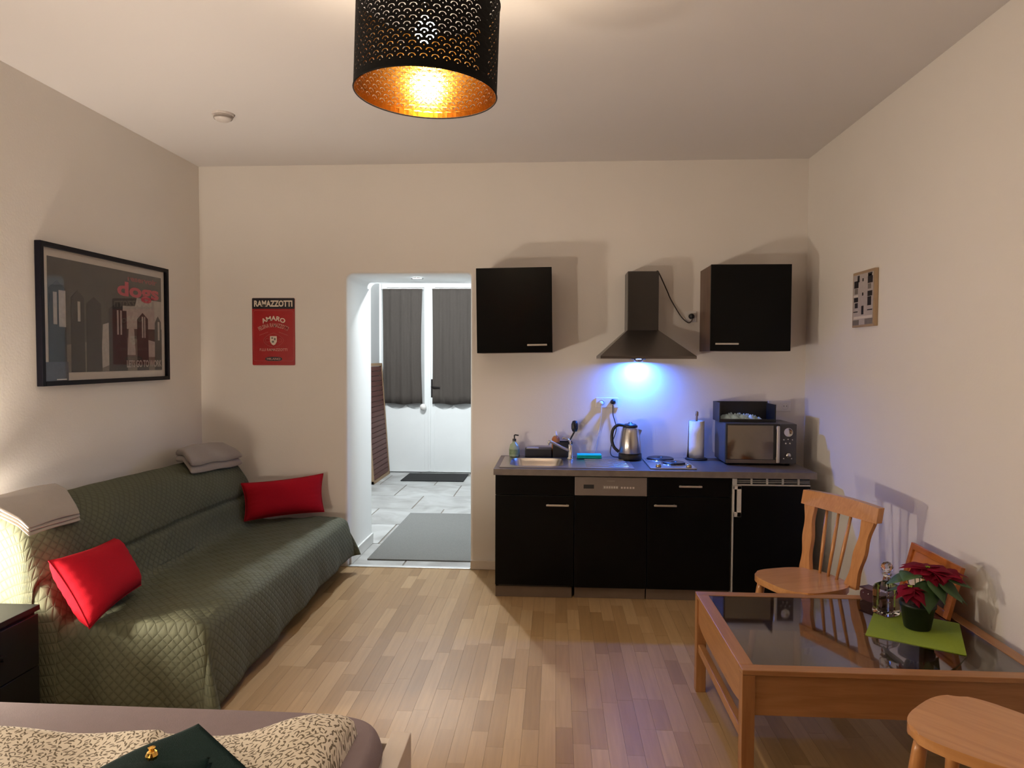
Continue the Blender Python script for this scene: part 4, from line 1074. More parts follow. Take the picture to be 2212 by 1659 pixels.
# folded blankets on the sofa back
def prof_z(x, y):
    r_ = ridge(min(max(y, SY0), SY1)); K = [(-2.60, r_ - 0.05), (-2.50, r_ - 0.02), (-2.44, r_), (-2.35, r_), (-2.26, r_ - 0.030), (-2.20, r_ - 0.080), (-2.16, r_ - 0.115), (-2.0, r_ - 0.20)]
    for (a, za), (b_, zb) in zip(K[:-1], K[1:]):
        if a <= x <= b_: return za + (zb - za) * (x - a) / (b_ - a)
    return K[-1][1]
def folded(name, lab, q, layers, th, m, wav=0.004):
    c = sum((Vector(p) for p in q), Vector()) / 4
    t = thing(name, lab, 'blanket', c)
    Q = [Vector(p) - c for p in q]
    for k in range(layers):
        bm = B()
        def P(a, b_, w, k=k):
            p = ((1 - a) * (1 - b_) * Q[0] + (1 + a) * (1 - b_) * Q[1] + (1 + a) * (1 + b_) * Q[2] + (1 - a) * (1 + b_) * Q[3]) / 4
            p = Vector((p.x, p.y, prof_z(p.x + c.x, p.y + c.y) + 0.008 - c.z))
            p = p + Vector((0, 0, (k + w) * th + wav * math.sin(p.y * 19 + k) * math.cos(p.x * 15 + k * 2)))
            return p
        N = 22
        def prof(u, v):
            # closed cross-section over b (front to back), rounded fold edges
            a = 2 * u - 1
            a = max(-1, min(1, a)) * (1 - 0.012 * k)
            ang = v * 2 * PI
            ex = 0.18
            cb = math.copysign(abs(math.cos(ang)) ** ex, math.cos(ang)); sb = math.copysign(abs(math.sin(ang)) ** 0.75, math.sin(ang))
            sh = (max(0.0, 1 - abs(a) ** 18)) ** 0.5
            return P(a, cb * (1 - 0.01 * k), 0.5 + 0.48 * sb * (0.25 + 0.75 * sh))
        V = gridsurf(bm, prof, 40, 33)
        bmesh.ops.remove_doubles(bm, verts=bm.verts[:], dist=1e-5)
        for end in (0, -1):
            try: bm.faces.new([v for v in V[end] if v.is_valid])
            except Exception: pass
        obj('fold_layer', bm, m, t, True)
folded('folded_blanket', 'taupe folded fleece blanket on the far end of the sofa back', [(-2.49, 4.50, 0.875), (-2.47, 4.88, 0.850), (-2.20, 4.86, 0.800), (-2.23, 4.20, 0.845)], 2, 0.048, M_BLANK, 0.006)
folded('folded_throw', 'smooth grey-beige folded throw over the near end of the sofa back', [(-2.54, 2.78, 0.895), (-2.45, 3.32, 0.850), (-2.175, 3.11, 0.765), (-2.175, 2.79, 0.745)], 3, 0.015, M_BLANK2, 0.003)

# ------------------------------------------------------------------ nightstands and bedside lamps
def nightstand(lab, y0, y1, x1, h, grp):
    x0 = XL + 0.02
    t = thing('nightstand', lab, 'nightstand', ((x0 + x1) / 2, (y0 + y1) / 2, 0), 0, grp)
    obj('top_board', rel(t, x0, x1, y0, y1, h - 0.022, h, 0.002), mat('dark_grey_top', (0.010, 0.011, 0.011), 0.45, var=0.2, spec=0.2), t)
    obj('body', rel(t, x0 + 0.01, x1 - 0.020, y0 + 0.006, y1 - 0.006, 0.03, h - 0.022), M_LACQ, t)
    for k in range(2):
        z0 = 0.045 + k * (h - 0.075) / 2; z1 = z0 + (h - 0.085) / 2
        d = obj('drawer', rel(t, x1 - 0.020, x1 - 0.002, y0 + 0.008, y1 - 0.008, z0, z1, 0.002), M_LACQ, t)
        obj('knob', tube(B(), [(x1 - 0.002 - t.location.x, 0, (z0 + z1) / 2), (x1 + 0.016 - t.location.x, 0, (z0 + z1) / 2)], 0.011, 12), M_LACQ, d)
    return t
NS_H = 0.505
nightstand('black nightstand at the near end of the sofa', 2.34, 2.755, -2.107, NS_H, 'bedside nightstands')
nightstand('black nightstand on the near side of the bed, out of view', 0.22, 0.60, -2.107, NS_H, 'bedside nightstands')
def bedside(lab, x, y):
    t = thing('bedside_lamp', lab, 'lamp', (x, y, NS_H), 0, 'bedside lamps')
    obj('lamp_base', lathe(B(), [(0.0, 0), (0.06, 0.0), (0.06, 0.012), (0.012, 0.022), (0.010, 0.12), (0, 0.12)], 20), M_CHROME, t, True)
    sh = obj('lamp_shade', lathe(B(), [(0.066, 0.115), (0.052, 0.225)], 32, cap=False), M_LAMPSH, t, True)
    obj('bulb', lathe(B(), [(0.0, 0.12), (0.012, 0.125), (0.028, 0.17), (0.026, 0.20), (0.0, 0.218)], 14), M_BULBB, t, True)
bedside('bedside lamp on the nightstand by the sofa, out of view', -2.470, 2.490)
bedside('bedside lamp on the far nightstand of the bed, out of view', -2.20, 0.45)

# ------------------------------------------------------------------ bed
t = thing('bed', 'bed with pale wooden frame and mauve-grey fitted sheet in the foreground', 'bed', (-1.45, 1.30, 0))
BY0, BY1 = 0.66, 2.03
obj('footboard', rel(t, -0.476, -0.418, BY0, BY1, 0.06, 0.420, 0.003), M_BEDW, t)
obj('headboard', rel(t, XL + 0.02, XL + 0.06, BY0, BY1, 0.06, 0.80, 0.003), M_BEDW, t)
for a, b_ in ((BY0, BY0 + 0.03), (BY1 - 0.03, BY1)): obj('side_rail', rel(t, XL + 0.06, -0.476, a, b_, 0.14, 0.40, 0.002), M_BEDW, t)
for a in (XL + 0.05, -0.447):
    for b_ in (BY0 + 0.03, BY1 - 0.03): obj('leg', rel(t, a - 0.022, a + 0.022, b_ - 0.022, b_ + 0.022, 0.0, 0.10), M_BEDW, t)
bm = B()
l = t.location
MB = [(-2.51, -0.452, 0.70, 1.975)]
def mat_pt(u, v):
    # u around the outline, v from bottom centre over the side to top centre
    x0, x1, y0, y1 = -2.51, -0.452, 0.70, 1.990
    a = u * 2 * PI
    cx, cy, hx, hy = (x0 + x1) / 2, (y0 + y1) / 2, (x1 - x0) / 2, (y1 - y0) / 2
    n = 0.16
    ca = math.copysign(abs(math.cos(a)) ** n, math.cos(a)); sa = math.copysign(abs(math.sin(a)) ** n, math.sin(a))
    if v < 0.15: k, z = 1.0, 0.22 + v / 0.15 * 0.16
    elif v < 0.75:
        q = (v - 0.15) / 0.6 * PI / 2; k, z = 1.0 - 0.055 * (1 - math.cos(q)) * 1.0, 0.38 + 0.125 * math.sin(q)
    else: k, z = 0.945 * (1 - (v - 0.75) / 0.25), 0.505
    kx = 1 - (1 - k) * (hy / hx) if v <= 0.75 else (1 - 0.055 * hy / hx) * (1 - (v - 0.75) / 0.25)
    px_ = cx + hx * kx * ca
    if z < 0.428: px_ = min(px_, -0.479)
    return Vector((px_ - l.x, cy + hy * k * sa - l.y, z))
gridsurf(bm, mat_pt, 121, 21); bmesh.ops.remove_doubles(bm, verts=bm.verts[:], dist=1e-4)
obj('mattress', bm, M_SHEET, t, True)
# duvet
bm = B(); uvl = bm.loops.layers.uv.new('UVMap')
def duv_edge(x): return 1.765 + 0.010 * math.sin(x * 6) + 0.095 * math.exp(-((x + 0.56) / 0.13) ** 2)
def duv(u, v):
    x = -2.35 + u * (2.35 - 0.515)
    y1 = duv_edge(x) - 0.0; y = 0.80 + v * (y1 - 0.80)
    e = min(1, (1 - v) * (y1 - 0.8) / 0.07, v * (y1 - 0.8) / 0.07, (1 - u) * 1.85 / 0.06)
    e = max(0, e); h = math.sqrt(1 - (1 - e) ** 2)
    hump = 0.030 * math.exp(-((x + 0.60) / 0.16) ** 2 - ((y - 1.76) / 0.14) ** 2)
    z = 0.507 + h * (0.052 + hump + 0.010 * math.sin(x * 5 + 1.2) * math.cos(y * 6) + 0.006 * math.sin(x * 17 + y * 11) + 0.012 * math.exp(-((y - 1.70 - 0.03 * math.sin(x * 4)) / 0.045) ** 2) * (x < -1.0))
    return Vector((x - 0.012 * (1 - h) * (u > 0.5), y, z))
gridsurf(bm, duv, 120, 70, uvl, lambda u, v: (u * 1.85, v * 0.97))
d = obj('duvet', bm, M_LEAFP, None, True); tag(d, 'cream duvet with brown leaf print on the bed', 'duvet')
def soft_quad(name, lab, cat, q, th, m, layers=2, wav=0.003):
    c = sum((Vector(p) for p in q), Vector()) / 4
    t = thing(name, lab, cat, c); Q = [Vector(p) - c for p in q]
    for k in range(layers):
        bm = B(); N = 30
        sc = 1 - 0.03 * k
        def P(u, v, s, k=k, sc=sc):
            a, b_ = (2 * u - 1) * sc, (2 * v - 1) * sc
            p = ((1 - a) * (1 - b_) * Q[0] + (1 + a) * (1 - b_) * Q[1] + (1 + a) * (1 + b_) * Q[2] + (1 - a) * (1 + b_) * Q[3]) / 4
            e = (max(0, 1 - (2 * u - 1) ** 10) * max(0, 1 - (2 * v - 1) ** 10)) ** 0.5
            p.z += (k + 0.5) * th + s * e * th * 0.5 + wav * math.sin(p.x * 23 + p.y * 17 + k)
            return p
        for s in (1, -1): gridsurf(bm, lambda u, v, s=s: P(u, v, s), N, N)
        bmesh.ops.remove_doubles(bm, verts=bm.verts[:], dist=1e-5)
        obj('towel_layer', bm, m, t, True)
    return t
soft_quad('bath_towel', 'dark green folded bath towel lying cornerwise on the duvet', 'towel', [(-0.905, 1.735, 0.572), (-0.560, 1.420, 0.576), (-0.83, 1.08, 0.578), (-1.14, 1.34, 0.576)], 0.012, M_DKGREEN)
soft_quad('hand_towel', 'smaller dark green towel folded on top of the bath towel', 'towel', [(-1.01, 1.455, 0.606), (-0.765, 1.520, 0.606), (-0.70, 1.27, 0.607), (-0.95, 1.20, 0.607)], 0.014, M_DKGREEN)
bm = lathe(B(), [(0.0, 0.0), (0.010, 0.002), (0.013, 0.010), (0.010, 0.018), (0.005, 0.021), (0.008, 0.027), (0.0, 0.029)], 14)
for v in bm.verts: v.co += Vector((random.uniform(-.0012, .0012), random.uniform(-.0012, .0012), random.uniform(-.0008, .0008)))
tag(obj('wrapped_sweet', bm, M_GOLD, None, False, (-0.882, 1.480, 0.636)), 'small gold foil wrapped sweet on the dark green towel', 'sweet')

# ------------------------------------------------------------------ low glass-topped table
TX0, TX1, TY0, TY1, TZ = 0.648, 1.695, 2.447, 3.275, 0.452
t = thing('coffee_table', 'low wooden table with inset glass top by the right wall', 'table', ((TX0 + TX1) / 2, (TY0 + TY1) / 2, 0))
l = t.location; RW = 0.050; LG = 0.044
for a in (TX0, TX1 - LG):
    for b_ in (TY0, TY1 - LG): obj('leg', rel(t, a, a + LG, b_, b_ + LG, 0.0, TZ - 0.018, 0.002), M_TABLEV, t)
for y0, y1 in ((TY0, TY0 + RW), (TY1 - RW, TY1)): obj('top_rail', rel(t, TX0, TX1, y0, y1, TZ - 0.018, TZ, 0.002), M_TABLEX, t)
for x0, x1 in ((TX0, TX0 + RW), (TX1 - RW, TX1)): obj('top_rail', rel(t, x0, x1, TY0 + RW, TY1 - RW, TZ - 0.018, TZ, 0.002), M_TABLE, t)
def apron(axis, d0, d1, a0, a1, z0=0.300, rise=0.022):
    poly = [(a0, TZ - 0.018), (a1, TZ - 0.018)]
    for k in range(21):
        s = k / 20; a = a1 + (a0 - a1) * s
        poly.append((a, z0 + rise * (abs(2 * s - 1) ** 6)))
    bm = B(); prism(bm, poly, d0, d1, axis); bmesh.ops.triangulate(bm, faces=[f for f in bm.faces if len(f.verts) > 4])
    return shift(bm, (l.x, l.y, 0))
for d0 in (TX0 + 0.008, TX1 - 0.026): obj('apron', apron('x', d0, d0 + 0.018, TY0 + LG, TY1 - LG), M_TABLE, t)
for d0 in (TY0 + 0.012, TY1 - 0.030): obj('apron', apron('y', d0, d0 + 0.018, TX0 + LG, TX1 - LG, 0.290, 0.0), M_TABLEX, t)
for d0 in (TX0 + 0.008, TX1 - 0.036): obj('stretcher', rel(t, d0, d0 + 0.028, TY0 + LG, TY1 - LG, 0.185, 0.222, 0.002), M_TABLE, t)
for y0, y1 in ((TY0 + RW - 0.002, TY0 + RW + 0.010), (TY1 - RW - 0.010, TY1 - RW + 0.002)): obj('glass_ledge', rel(t, TX0 + RW, TX1 - RW, y0, y1, TZ - 0.018, TZ - 0.0085), M_TABLEX, t)
obj('glass_top', rel(t, TX0 + RW + 0.001, TX1 - RW - 0.001, TY0 + RW + 0.001, TY1 - RW - 0.001, TZ - 0.0083, TZ - 0.0023), M_TABGL, t)
ZG = TZ - 0.002
# placemat
bm = B(); prism(bm, [(1.208, 2.80), (1.492, 2.628), (1.640, 2.945), (1.385, 3.115)], ZG, ZG + 0.003)
tag(obj('felt_placemat', bm, M_MATG), 'lime green felt placemat on the glass table', 'placemat')
# poinsettia
ZP = ZG + 0.0035
t = thing('potted_poinsettia', 'red poinsettia in a dark green plastic pot on the placemat', 'plant', (1.445, 2.885, ZP))
obj('pot', lathe(B(), [(0.0, 0.0), (0.045, 0.0), (0.048, 0.004), (0.062, 0.088), (0.066, 0.088), (0.067, 0.104), (0.062, 0.104), (0.060, 0.090), (0.0, 0.089)], 28), M_POT, t, True)
obj('soil', lathe(B(), [(0.0, 0.094), (0.03, 0.096), (0.060, 0.092)], 20, cap=False), M_SOIL, t, True)
def leaf_bm(L, W, lobes=0.0, droop=0.25, cup=0.15):
    bm = B(); n = 9; rows = []
    for k in range(n + 1):
        s = k / n
        w = W * math.sin(PI * min(1, s * 1.02) ** 0.75) * (1 + lobes * math.sin(s * 14)) * (1 - 0.25 * s) + 0.0008
        z = -droop * L * s * s
        rows.append([bm.verts.new((L * s, -w, z + cup * w)), bm.verts.new((L * s, 0, z)), bm.verts.new((L * s, w, z + cup * w))])
    for a, b_ in zip(rows[:-1], rows[1:]):
        for i in range(2): bm.faces.new((a[i], a[i + 1], b_[i + 1], b_[i]))
    return bm
def put_leaf(name, m, base, az, el, L, W, **k):
    o = obj(name, leaf_bm(L, W, **k), m, t, True, base)
    o.rotation_euler = (random.uniform(-0.35, 0.35), -el, az)
    md = o.modifiers.new('thickness', 'SOLIDIFY'); md.thickness = 0.0008
    return o
heads = [((0.035, 0.0, 0.238), 16, 0.095, 0.036), ((-0.060, -0.060, 0.178), 12, 0.072, 0.030), ((0.085, 0.0, 0.228), 15, 0.090, 0.034)]
for (h, n, L, W) in heads:
    bend = Vector(h) * 0.55 + Vector((0, 0, 0.03))
    obj('stem', tube(B(), smooth_pts([(h[0] * 0.15, h[1] * 0.15, 0.09), tuple(Vector((h[0] * 0.5, h[1] * 0.5, 0.15))), h]), 0.003, 6), M_STEM, t, True)
    for k in range(n):
        az = 2 * PI * k / n + random.uniform(-0.25, 0.25); el = random.uniform(-0.75, 0.35)
        put_leaf('bract', M_BRACT, Vector(h) + Vector((0, 0, 0.004 * (k % 2))), az, el, L * random.uniform(0.8, 1.15), W * random.uniform(0.85, 1.1), lobes=0.12, droop=0.28)
    for k in range(5):
        a = 2 * PI * k / 5
        obj('flower_bud', lathe(B(), [(0, 0), (0.003, 0.001), (0.0035, 0.005), (0, 0.007)], 8, (h[0] + 0.006 * math.cos(a), h[1] + 0.006 * math.sin(a), h[2] + 0.004)), M_MATG, t, True)
gl = [((0.005, -0.03, 0.200), -1.65, -0.85, 0.125, 0.055), ((-0.020, -0.01, 0.222), -2.5, 0.0, 0.085, 0.046), ((-0.035, 0.02, 0.195), 2.6, -0.3, 0.085, 0.042), ((0.06, -0.02, 0.205), -0.6, -0.55, 0.120, 0.042),
      ((0.085, -0.01, 0.180), -0.2, -0.5, 0.125, 0.030), ((0.02, 0.03, 0.19), 1.4, -0.1, 0.11, 0.044), ((0.05, 0.03, 0.19), 0.7, -0.2, 0.11, 0.04), ((-0.04, 0.02, 0.15), 2.1, -0.2, 0.10, 0.04), ((0.025, -0.03, 0.205), -1.15, -0.6, 0.105, 0.046), ((0.09, -0.02, 0.21), -0.35, -0.15, 0.10, 0.034)]
for b_, az, el, L, W in gl:
    put_leaf('leaf', M_LEAF, b_, az, el, L, W, droop=0.22)
    obj('stem', tube(B(), [(b_[0] * 0.4, b_[1] * 0.4, 0.12), b_], 0.0018, 5), M_STEM, t)
# crystal decanter
t = thing('crystal_decanter', 'clear cut-glass decanter with ball stopper beside the poinsettia', 'decanter', (1.392, 3.035, ZG + 0.0035))
bm = B(); rings = []
for hw, z in ((0.036, 0.0), (0.040, 0.006), (0.040, 0.110), (0.034, 0.125), (0.016, 0.138), (0.013, 0.16), (0.020, 0.17)):
    n = 4 if hw > 0.03 else 4
    pts = rounded_rect(-hw, hw, -hw, hw, hw * (0.25 if hw > 0.03 else 0.95), 3)
    rings.append([bm.verts.new((a, b_, z)) for a, b_ in pts])
for r0, r1 in zip(rings[:-1], rings[1:]):
    n = len(r0)
    for i in range(n): bm.faces.new((r0[i], r0[(i + 1) % n], r1[(i + 1) % n], r1[i]))
bm.faces.new(rings[0]); bm.faces.new(rings[-1])
bmesh.ops.rotate(bm, matrix=Matrix.Rotation(0.5, 3, 'Z'), verts=bm.verts[:])
obj('bottle', bm, M_CRYS, t)
bm = B(); bmesh.ops.create_icosphere(bm, subdivisions=2, radius=0.024, matrix=Matrix.Translation((0, 0, 0.198)))
lathe(bm, [(0.010, 0.1705), (0.011, 0.178)], 12)
obj('stopper', bm, M_CRYS, t)
# burgundy case
t = thing('studded_case', 'burgundy case with shiny studs behind the decanter', 'case', (1.425, 3.185, ZG), math.radians(-62))
bm = B(); prism(bm, rounded_rect(-0.07, 0.07, 0.0, 0.048, 0.02, 4), -0.028, 0.028, 'y')
obj('case_body', bm, M_OIL, t)
lid = obj('case_lid', lean(bx(-0.07, 0.07, -0.03, 0.03, 0.050, 0.056, 0.002)), M_OIL, t); 
for k in range(5): obj('stud', lathe(B(), [(0, 0), (0.004, 0.001), (0.0, 0.004)], 8, (-0.05 + k * 0.025, 0.0, 0.0)), M_CHROME, t, True, (0, -0.029, 0.034))
for o in t.children:
    if o.name.startswith('stud'): o.rotation_euler = (PI / 2, 0, 0)
# leaning photo frame
t = thing('photo_frame', 'orange wooden photo frame leaning on the right wall behind the plant', 'photo frame', (1.610, 3.19, TZ))
th_ = math.radians(14)
t.rotation_euler = (0, th_, 0)
FWY, FHZ = 0.205, 0.225
bm = B()
for y0, y1, z0, z1 in ((-FWY, -FWY + 0.028, 0, FHZ), (FWY - 0.028, FWY, 0, FHZ), (-FWY + 0.028, FWY - 0.028, 0, 0.028), (-FWY + 0.028, FWY - 0.028, FHZ - 0.028, FHZ)): box(bm, 0, 0.018, y0, y1, z0, z1, 0.002)
obj('moulding', bm, M_ORANGE, t)
ph = obj('photo_print', bx(0.010, 0.014, -FWY + 0.02, FWY - 0.02, 0.02, FHZ - 0.02), mat('orange_photo', (0.50, 0.17, 0.045), 0.5, var=0.3, scale=12), t)
obj('print_shape', bx(0.0092, 0.0101, -0.15, -0.04, 0.03, 0.10), mat('dark_photo', (0.04, 0.03, 0.035), 0.5, var=0.4, scale=20), ph)
obj('print_shape', bx(0.0092, 0.0101, -0.03, 0.05, 0.04, 0.125), mat('peach_photo', (0.62, 0.30, 0.12), 0.5), ph)
obj('print_shape', bx(0.0092, 0.0101, 0.055, 0.155, 0.03, 0.095), M_CREAM, ph)

# ------------------------------------------------------------------ beech chairs
def make_chair(lab, loc, rz):
    t = thing('spindle_back_chair', lab, 'chair', loc, rz, 'lacquered beech chairs')
    # seat: D-shaped board, front towards +y
    poly = []
    for k in range(48):
        a = 2 * PI * k / 48
        n = 2 / 2.9
        x = math.copysign(abs(math.cos(a)) ** n, math.cos(a)); y = math.copysign(abs(math.sin(a)) ** n, math.sin(a))
        w = 0.192 + 0.012 * y
        poly.append((x * w, y * 0.190))
    bm = B(); prism(bm, poly, 0.427, 0.458, 'z', 0.008)
    obj('seat', bm, M_BEECHS, t)
    LEGS = [((-0.13, 0.13), (-0.175, 0.165)), ((0.13, 0.13), (0.175, 0.165)), ((-0.12, -0.13), (-0.165, -0.185)), ((0.12, -0.13), (0.165, -0.185))]
    for (a, b_) in LEGS:
        pts, rs = [], []
        for s, r_ in ((0, 0.017), (0.1, 0.020), (0.3, 0.0215), (0.32, 0.018), (0.34, 0.0215), (0.6, 0.018), (1.0, 0.013)):
            pts.append((a[0] + (b_[0] - a[0]) * s, a[1] + (b_[1] - a[1]) * s, 0.43 * (1 - s))); rs.append(r_)
        obj('leg', tube(B(), pts, rs, 14), M_BEECH, t, True)
    for s in (-1, 1): obj('stretcher', tube(B(), [(s * 0.150, 0.145, 0.20), (s * 0.150, 0.0, 0.205), (s * 0.143, -0.158, 0.20)], [0.009, 0.011, 0.009], 10), M_BEECH, t, True)
    obj('stretcher', tube(B(), [(-0.150, -0.005, 0.205), (0.150, -0.005, 0.205)], 0.009, 10), M_BEECH, t, True)
    # back: two shaped posts, three spindles, top rail
    def back_y(z): return -0.155 - (z - 0.45) * 0.19
    for s in (-1, 1):
        bm = B(); N = 22; L_, R_ = [], []
        for k in range(N + 1):
            q = k / N; z = 0.448 + q * 0.325
            cx = s * (0.150 + 0.040 * q)
            hw = 0.033 + 0.0045 * math.cos(q * 4 * PI) - 0.004 * math.sin(q * PI)
            L_.append((cx - hw, z)); R_.append((cx + hw, z))
        for th0 in (0,):
            vf = [(bm.verts.new((a, back_y(z) + 0.011, z)), bm.verts.new((b2, back_y(z) + 0.011, z)), bm.verts.new((b2, back_y(z) - 0.011, z)), bm.verts.new((a, back_y(z) - 0.011, z))) for (a, z), (b2, _) in zip(L_, R_)]
            for r0, r1 in zip(vf[:-1], vf[1:]):
                for i in range(4): bm.faces.new((r0[i], r0[(i + 1) % 4], r1[(i + 1) % 4], r1[i]))
            bm.faces.new(vf[0]); bm.faces.new(vf[-1])
        obj('back_post', bm, M_BEECH, t)
    for s in (-1, 0, 1): obj('spindle', tube(B(), [(s * 0.055, back_y(0.45), 0.45), (s * 0.066, back_y(0.6), 0.6), (s * 0.078, back_y(0.77), 0.77)], [0.007, 0.0095, 0.007], 10), M_BEECH, t, True)
    bm = B(); poly = []
    HWR = 0.245
    for k in range(31):
        q = k / 30; x = -HWR + 2 * HWR * q
        poly.append((x, 0.838 + 0.006 * math.sin(q * PI)))
    for k in range(31):
        q = k / 30; x = HWR - 2 * HWR * q
        poly.append((x, 0.768 + 0.014 * max(0, math.cos((x / 0.095) * PI / 2)) * (abs(x) < 0.095) + 0.0 * q))
    v0 = [bm.verts.new((a, back_y(b_) + 0.017 + 0.02 * (1 - (a / HWR) ** 2) * -1 + 0.0, b_)) for a, b_ in poly]; v1 = [bm.verts.new((a, back_y(b_) - 0.017 - 0.02 * (1 - (a / HWR) ** 2), b_)) for a, b_ in poly]
    bm.faces.new(v0); bm.faces.new(list(reversed(v1))); n = len(poly)
    for i in range(n): bm.faces.new((v0[i], v1[i], v1[(i + 1) % n], v0[(i + 1) % n]))
    bmesh.ops.triangulate(bm, faces=[f for f in bm.faces if len(f.verts) > 4])
    obj('top_rail', bm, M_BEECH, t)
    return t
make_chair('lacquered beech chair behind the glass table, before the fridge', (1.195, 3.475, 0), math.radians(112))
make_chair('lacquered beech chair in the lower right corner, only its seat showing', (1.250, 2.08, 0), math.radians(42))

# ------------------------------------------------------------------ pictures
# big framed poster on the left wall
PY0, PY1, PZ0, PZ1 = 3.390, 4.562, 1.371, 2.099
t = thing('framed_poster', 'large black framed dark poster with red lettering on the left wall', 'poster', (XL, (PY0 + PY1) / 2, (PZ0 + PZ1) / 2))
W2, H2 = (PY1 - PY0) / 2, (PZ1 - PZ0) / 2
FB = 0.024
for y0, y1, z0, z1 in ((-W2, -W2 + FB, -H2, H2), (W2 - FB, W2, -H2, H2), (-W2 + FB, W2 - FB, -H2, -H2 + FB), (-W2 + FB, W2 - FB, H2 - FB, H2)):
    obj('frame_bar', bx(0.001, 0.034, y0, y1, z0, z1, 0.002), M_FRAME, t)
obj('mount', bx(0.002, 0.012, -W2 + FB, W2 - FB, -H2 + FB, H2 - FB), M_PASSE, t)
pm = 0.048
px0, px1, pz0, pz1 = -W2 + FB + pm, W2 - FB - pm + 0.012, -H2 + FB + 0.042, H2 - FB - 0.042
pr_ = obj('print', bx(0.0115, 0.0135, px0, px1, pz0, pz1), M_PRINTD, t)
pw, phh = px1 - px0, pz1 - pz0
def patch(poly, m, lvl=1):
    bm = B(); prism(bm, [(px0 + a * pw, pz0 + b_ * phh) for a, b_ in poly], 0.0135, 0.0135 + 0.0003 * lvl, 'x')
    return obj('print_shape', bm, m, pr_)
# plain tonal blocks: pale ground, pale verticals, dark uprights
patch([(0.0, 0.0), (1, 0.0), (1, 0.30), (0.6, 0.34), (0.0, 0.22)], M_PRINTM, 1)
patch([(0.58, 0.42), (1.0, 0.44), (1.0, 0.74), (0.74, 0.75), (0.72, 0.66), (0.58, 0.64)], M_PRINTL, 1)
patch([(0.40, 0.03), (0.47, 0.06), (0.47, 0.47), (0.42, 0.45)], M_PRINTL, 2)
patch([(0.64, 0.16), (0.72, 0.16), (0.70, 0.58), (0.66, 0.52)], M_PRINTL, 2)
patch([(0.84, 0.14), (0.93, 0.14), (0.93, 0.30), (0.85, 0.32)], M_PRINTL, 2)
for a, b_, h in ((0.0, 0.13, 0.80), (0.16, 0.27, 0.74), (0.28, 0.41, 0.70), (0.47, 0.64, 0.68), (0.735, 0.855, 0.60), (0.92, 0.995, 0.58)):
    patch([(a, 0.0), (b_, 0.0), (b_ - 0.005, h - 0.06), ((a + b_) / 2, h), (a + 0.005, h - 0.07)], M_PRINTB, 3)
for a, b_, z0, z1 in ((0.035, 0.062, 0.42, 0.70), (0.075, 0.125, 0.40, 0.72), (0.215, 0.235, 0.46, 0.64), (0.545, 0.56, 0.36, 0.60), (0.575, 0.59, 0.36, 0.60), (0.785, 0.80, 0.34, 0.56), (0.81, 0.822, 0.34, 0.56), (0.955, 0.975, 0.32, 0.52)):
    patch([(a, z0), (b_, z0), (b_, z1), (a, z1)], M_PRINTL, 4)
patch([(0.60, 0.60), (0.74, 0.61), (0.74, 0.655), (0.60, 0.65)], M_PRINTL, 4)
def wall_text(s, w, h, m, parent, yc, zc, x, bold=0.0, name='lettering'):
    bm = fit_text(text_bm(s, 0.1, bold, 0.0), w, h)
    for v in bm.verts: v.co = Vector((x, v.co.x + yc, v.co.y + zc))
    return obj(name, bm, m, parent)
wall_text('dogs', 0.42 * pw, 0.19 * phh, M_REDINK, pr_, px0 + 0.76 * pw, pz0 + 0.80 * phh, 0.0152, 0.0035)
wall_text('reservoir', 0.30 * pw, 0.055 * phh, mat('faded_red_ink', (0.30, 0.06, 0.06), 0.6), pr_, px0 + 0.80 * pw, pz0 + 0.935 * phh, 0.0152, 0.003)
wall_text("LETS GO TO WORK", 0.36 * pw, 0.075 * phh, M_PRINTL, pr_, px0 + 0.81 * pw, pz0 + 0.070 * phh, 0.0152, 0.003)
# ticket tucked in the lower left corner
tk = obj('photo_card', bx(0.0150, 0.0158, -W2 + FB - 0.002, -W2 + FB + 0.19, -H2 + FB - 0.004, -H2 + FB + 0.098), mat('dark_card', (0.05, 0.045, 0.065), 0.4, var=0.7, scale=55), t)
obj('card_strip', bx(0.0159, 0.0161, -W2 + FB + 0.10, -W2 + FB + 0.175, -H2 + FB + 0.004, -H2 + FB + 0.010), M_PASSE, tk)
obj('front_glass', bx(0.020, 0.022, -W2 + FB + 0.0005, W2 - FB - 0.0005, -H2 + FB + 0.0005, H2 - FB - 0.0005), M_PICGL, t)

# red enamel sign on the back wall
SX0, SX1, SZ0, SZ1 = -2.197, -1.882, 1.464, 1.949
t = thing('tin_sign', 'red tin advertising sign with dark top band on the back wall', 'sign', ((SX0 + SX1) / 2, YB, (SZ0 + SZ1) / 2))
sw, sh_ = (SX1 - SX0), (SZ1 - SZ0)
bm = B(); prism(bm, rounded_rect(-sw / 2, sw / 2, -sh_ / 2, sh_ / 2, 0.008, 3), -0.006, -0.001, 'y'); obj('plate', bm, M_REDS, t)
bm = B(); prism(bm, rounded_rect(-sw / 2 + 0.0005, sw / 2 - 0.0005, sh_ / 2 - 0.078, sh_ / 2 - 0.0005, 0.006, 3), -0.0072, -0.006, 'y'); obj('top_band', bm, M_NAVY, t)
bm = B(); tube(bm, [(a, -0.0065, b_) for a, b_ in rounded_rect(-sw / 2 + 0.010, sw / 2 - 0.010, -sh_ / 2 + 0.030, sh_ / 2 - 0.090, 0.015, 4)] + [(sw / 2 - 0.010, -0.0065, sh_ / 2 - 0.105)], 0.0012, 5, False); obj('raised_border', bm, M_PINKP, t)
